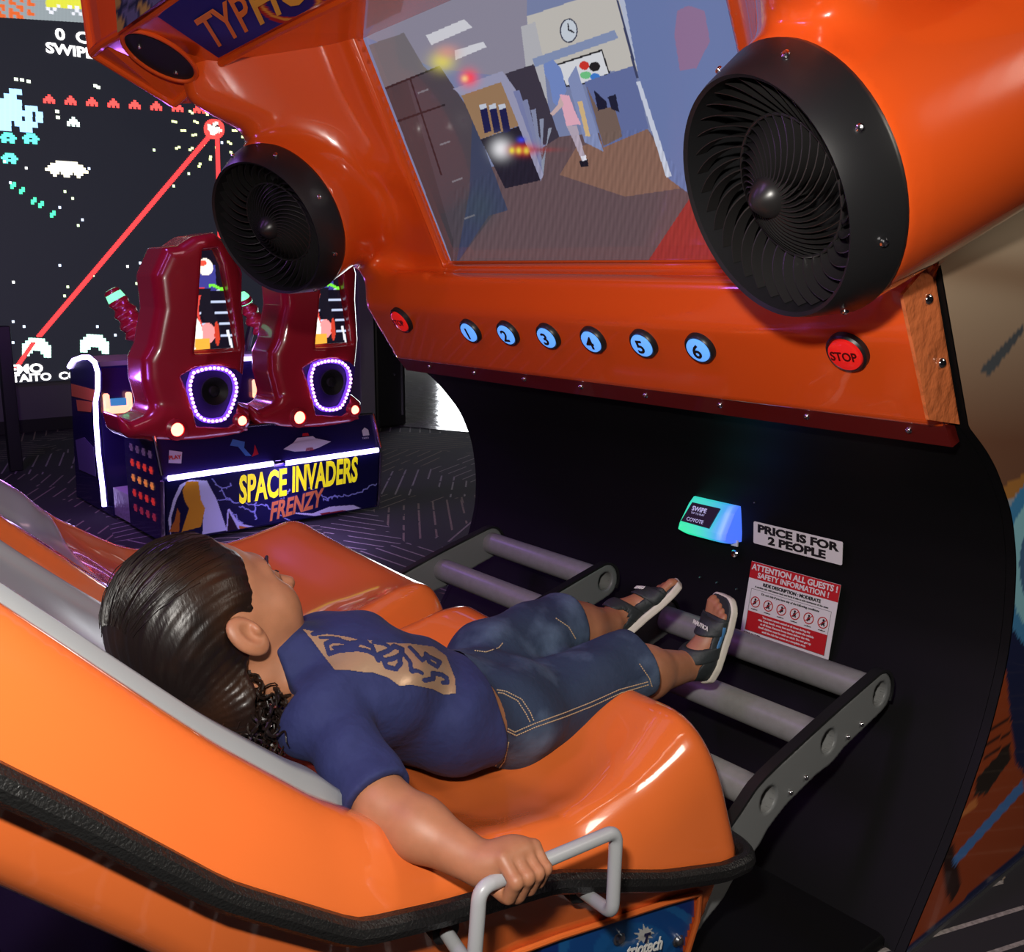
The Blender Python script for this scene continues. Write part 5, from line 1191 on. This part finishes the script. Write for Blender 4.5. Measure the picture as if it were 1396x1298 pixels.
# denim shorts
def shorts(P):
    d = smax(torso(P, .004), (P-A((0, hem[1]-.06, 0))) @ A((0, -1., .0)), .004)
    for h, k, sd in (('hipR', 'knR', 1), ('hipL', 'knL', -1)):
        a, b = J[h], J[k]; ax = b-a; L = np.linalg.norm(ax); ax = ax/L; e = b+ax*(.035 if sd > 0 else .012)
        l = cone(P, a, e+ax*.03, .082, .066 if sd > 0 else .062); t = (P-a) @ ax; l = smax(l, t-np.linalg.norm(e-a), .004)
        l = smax(l, -np.maximum(cone(P, b-ax*.03, e+ax*.05, .050, .052), (np.linalg.norm(e-a)-.045)-t), .003); d = smin(d, l, .022)
    y, x, z = P[:, 1], P[:, 0], P[:, 2]; return d+.0022*np.sin(60*y-25*x+2*np.sin(20*x))+.0018*np.sin(33*y+60*x)
denim = mat('denim', (.012, .026, .062), .8, noise=(11, (.085, .13, .21), .48, .80, (1, 1, 1)), bump=(60, .5, .004))
so = sdf('shorts', shorts, (.18, -1.09, .38), (.70, -.60, .76), .0042, denim, boy); so['label'] = 'faded blue denim shorts'
bv2 = BVHTree.FromPolygons([tuple(A(v.co[:])+A(LOC[boy.name])) for v in so.data.vertices], [tuple(p.vertices) for p in so.data.polygons])
thr = mat('tan_stitching', (.42, .30, .18), .7)
def seam(pts, off=.0012, r=.0011, nm='stitching', m=thr, dash=True):
    P2 = []
    for a, b in zip(pts[:-1], pts[1:]):
        n = max(2, int(math.hypot(b[0]-a[0], b[1]-a[1])/3)); P2 += [(a[0]+(b[0]-a[0])*k/n, a[1]+(b[1]-a[1])*k/n) for k in range(n)]
    q = []
    for p in P2:
        h = bv2.ray_cast(Vector(CAM), Vector(ray(*p)).normalized()); 
        if h[0] is not None: q.append(A(h[0])+A(h[1])*off)
    mb = MB(); i = 0
    while i+1 < len(q):
        if np.linalg.norm(q[i+1]-q[i]) < .02: mb.tube([q[i], q[i]*.35+q[i+1]*.65] if dash else [q[i], q[i+1]], r, 5)
        i += 1
    if mb.V: mb.build(nm, m, so)
c6 = 2.585
def sp6(l): return [(380+a/c6, 820+b/c6) for a, b in l]
seam(sp6([(770, 430), (830, 460), (900, 430), (1000, 395), (1100, 355), (1200, 310), (1310, 280)])); seam(sp6([(775, 444), (835, 472), (905, 442), (1005, 408), (1105, 368), (1205, 322), (1312, 290)]))
seam(sp6([(745, 320), (790, 325), (840, 350), (870, 395), (890, 435)])); seam(sp6([(760, 312), (800, 318), (855, 345), (885, 390), (902, 430)]))
seam(sp6([(740, 485), (815, 490)])); seam(sp6([(742, 472), (815, 476)])); seam(sp6([(790, 495), (775, 560), (750, 600)])); seam(sp6([(808, 495), (795, 560), (768, 600)]))
seam(sp6([(700, 270), (735, 360), (755, 430), (740, 520), (725, 560)])); seam(sp6([(690, 175), (730, 180), (775, 165), (795, 140)])); seam(sp6([(975, 60), (1020, 90), (1050, 140)])); seam(sp6([(1270, 220), (1305, 270), (1318, 310)]))

# sandals
M['sdk'] = mat('dark_sandal', (.018, .024, .026), .6, bump=(90, .4, .003)); M['sbl'] = mat('blue_sandal_trim', (.05, .18, .38), .5); M['sole'] = mat('cream_sole', (.62, .58, .50), .55)
def sandal(fn, heel, toe, nrm, side):
    _, (ax, n, s, top, L) = fn(np.zeros((1, 3))+heel)
    FD = lambda P: fn(P)[0]
    def outline(P, g=0):                                        # sole footprint: distance in the sole plane
        q = P-heel; a, b = q @ ax, q @ s
        wd = np.interp(a, [-.012, .0, .03, .08, .12, .155, .18, L+.012], [.012, .024, .031, .030, .037, .040, .034, .014]); cen = np.interp(a, [0, .08, .15, L], [0, -.004, .002, .006])
        return smax(np.abs(b-cen)-wd-g, np.maximum(-.012-g-a, a-L-.010-g), .02), a, b, (P-heel) @ n
    def sole(P): o, a, b, c = outline(P); c = c-.010*((a-.09)/.1)**2*-.6; return smax(o, np.abs(c-.004)-.0085, .004)
    lo = np.minimum(heel, toe)-.085; hi = np.maximum(heel, toe)+.085
    so_ = sdf('sandal', lambda P: smax(outline(P, -.003)[0], np.abs(outline(P)[3]+.0065)-.004, .003), lo, hi, .0032, M['sdk'], boy, newton=1)
    sdf('sole', sole, lo, hi, .0032, M['sole'], so_)
    def bandm(nm, a0, a1, tilt, th_, m, extra=None, cmin=None):
        def f(P):
            q = P-heel; a = q @ ax; c = q @ top; d = FD(P)-th_; cc = a+tilt*c; d = smax(d, np.maximum(a0-cc, cc-a1), .003); d = smax(d, -(FD(P)-.0003), .002)
            d = smax(d, outline(P, .006)[0], .004); return smax(d, -c-.004, .002)
        return sdf(nm, f, lo, hi, .003, m, so_, newton=1)
    bandm('toe_strap', L*.60, L*.60+.034, .25, .0060, M['sdk']); bandm('instep_strap', L*.31, L*.31+.030, .35, .0066, M['sdk'])
    def quarter(P):
        q = P-heel; a = q @ ax; c = q @ top; b = q @ s; d = smax(FD(P)-.005, outline(P, .006)[0], .004); d = smax(d, -(FD(P)-.0003), .002)
        rim_ = np.interp(a, [-.02, .03, .06, .10, .14, .17], [.050, .046, .034, .030, .028, .018]); d = smax(d, c-rim_, .003); d = smax(d, a-L*.80, .003); return smax(d, -c-.002, .002)
    qt = sdf('side_panel', quarter, lo, hi, .003, M['sdk'], so_, newton=1)
    def trimf(P):
        q = P-heel; a = q @ ax; c = q @ top; b_ = -(q @ s); d = smax(FD(P)-.0064, outline(P, .007)[0], .004); d = smax(d, -(FD(P)-.0006), .002); cc = c-.012-.1*np.abs(a-.10)
        return smax(smax(smax(d, np.abs(cc)-.005, .002), np.abs(a-.095)-.028, .003), -b_, .002)
    sdf('blue_trim', trimf, lo, hi, .003, M['sbl'], so_, newton=1)
    return so_, ax, n, s, top, L
sr = sandal(footR, hlR, toR, nR, A((-1., 0, 0))); sr[0]['label'] = 'dark sandal with cream sole on the near foot'
slf = sandal(footL, hlL, toL, nL, A((1., 0, .3))); slf[0]['label'] = 'dark sandal with cream sole on the far foot'

for (o_, ax_, n_, s_v, top_, L_), hl_, wd_ in ((sr, hlR, 1), (slf, hlL, 1)):
    c = hl_+ax_*(L_*.60+.004)+top_*.047; text('NAUTICA', .0125, c-s_v*.026*0, (s_v if (s_v @ CR) > 0 else -s_v), ax_, M['white'], o_, 'lettering', align='CENTER', bold=.0002)
bpy.context.view_layer.update()
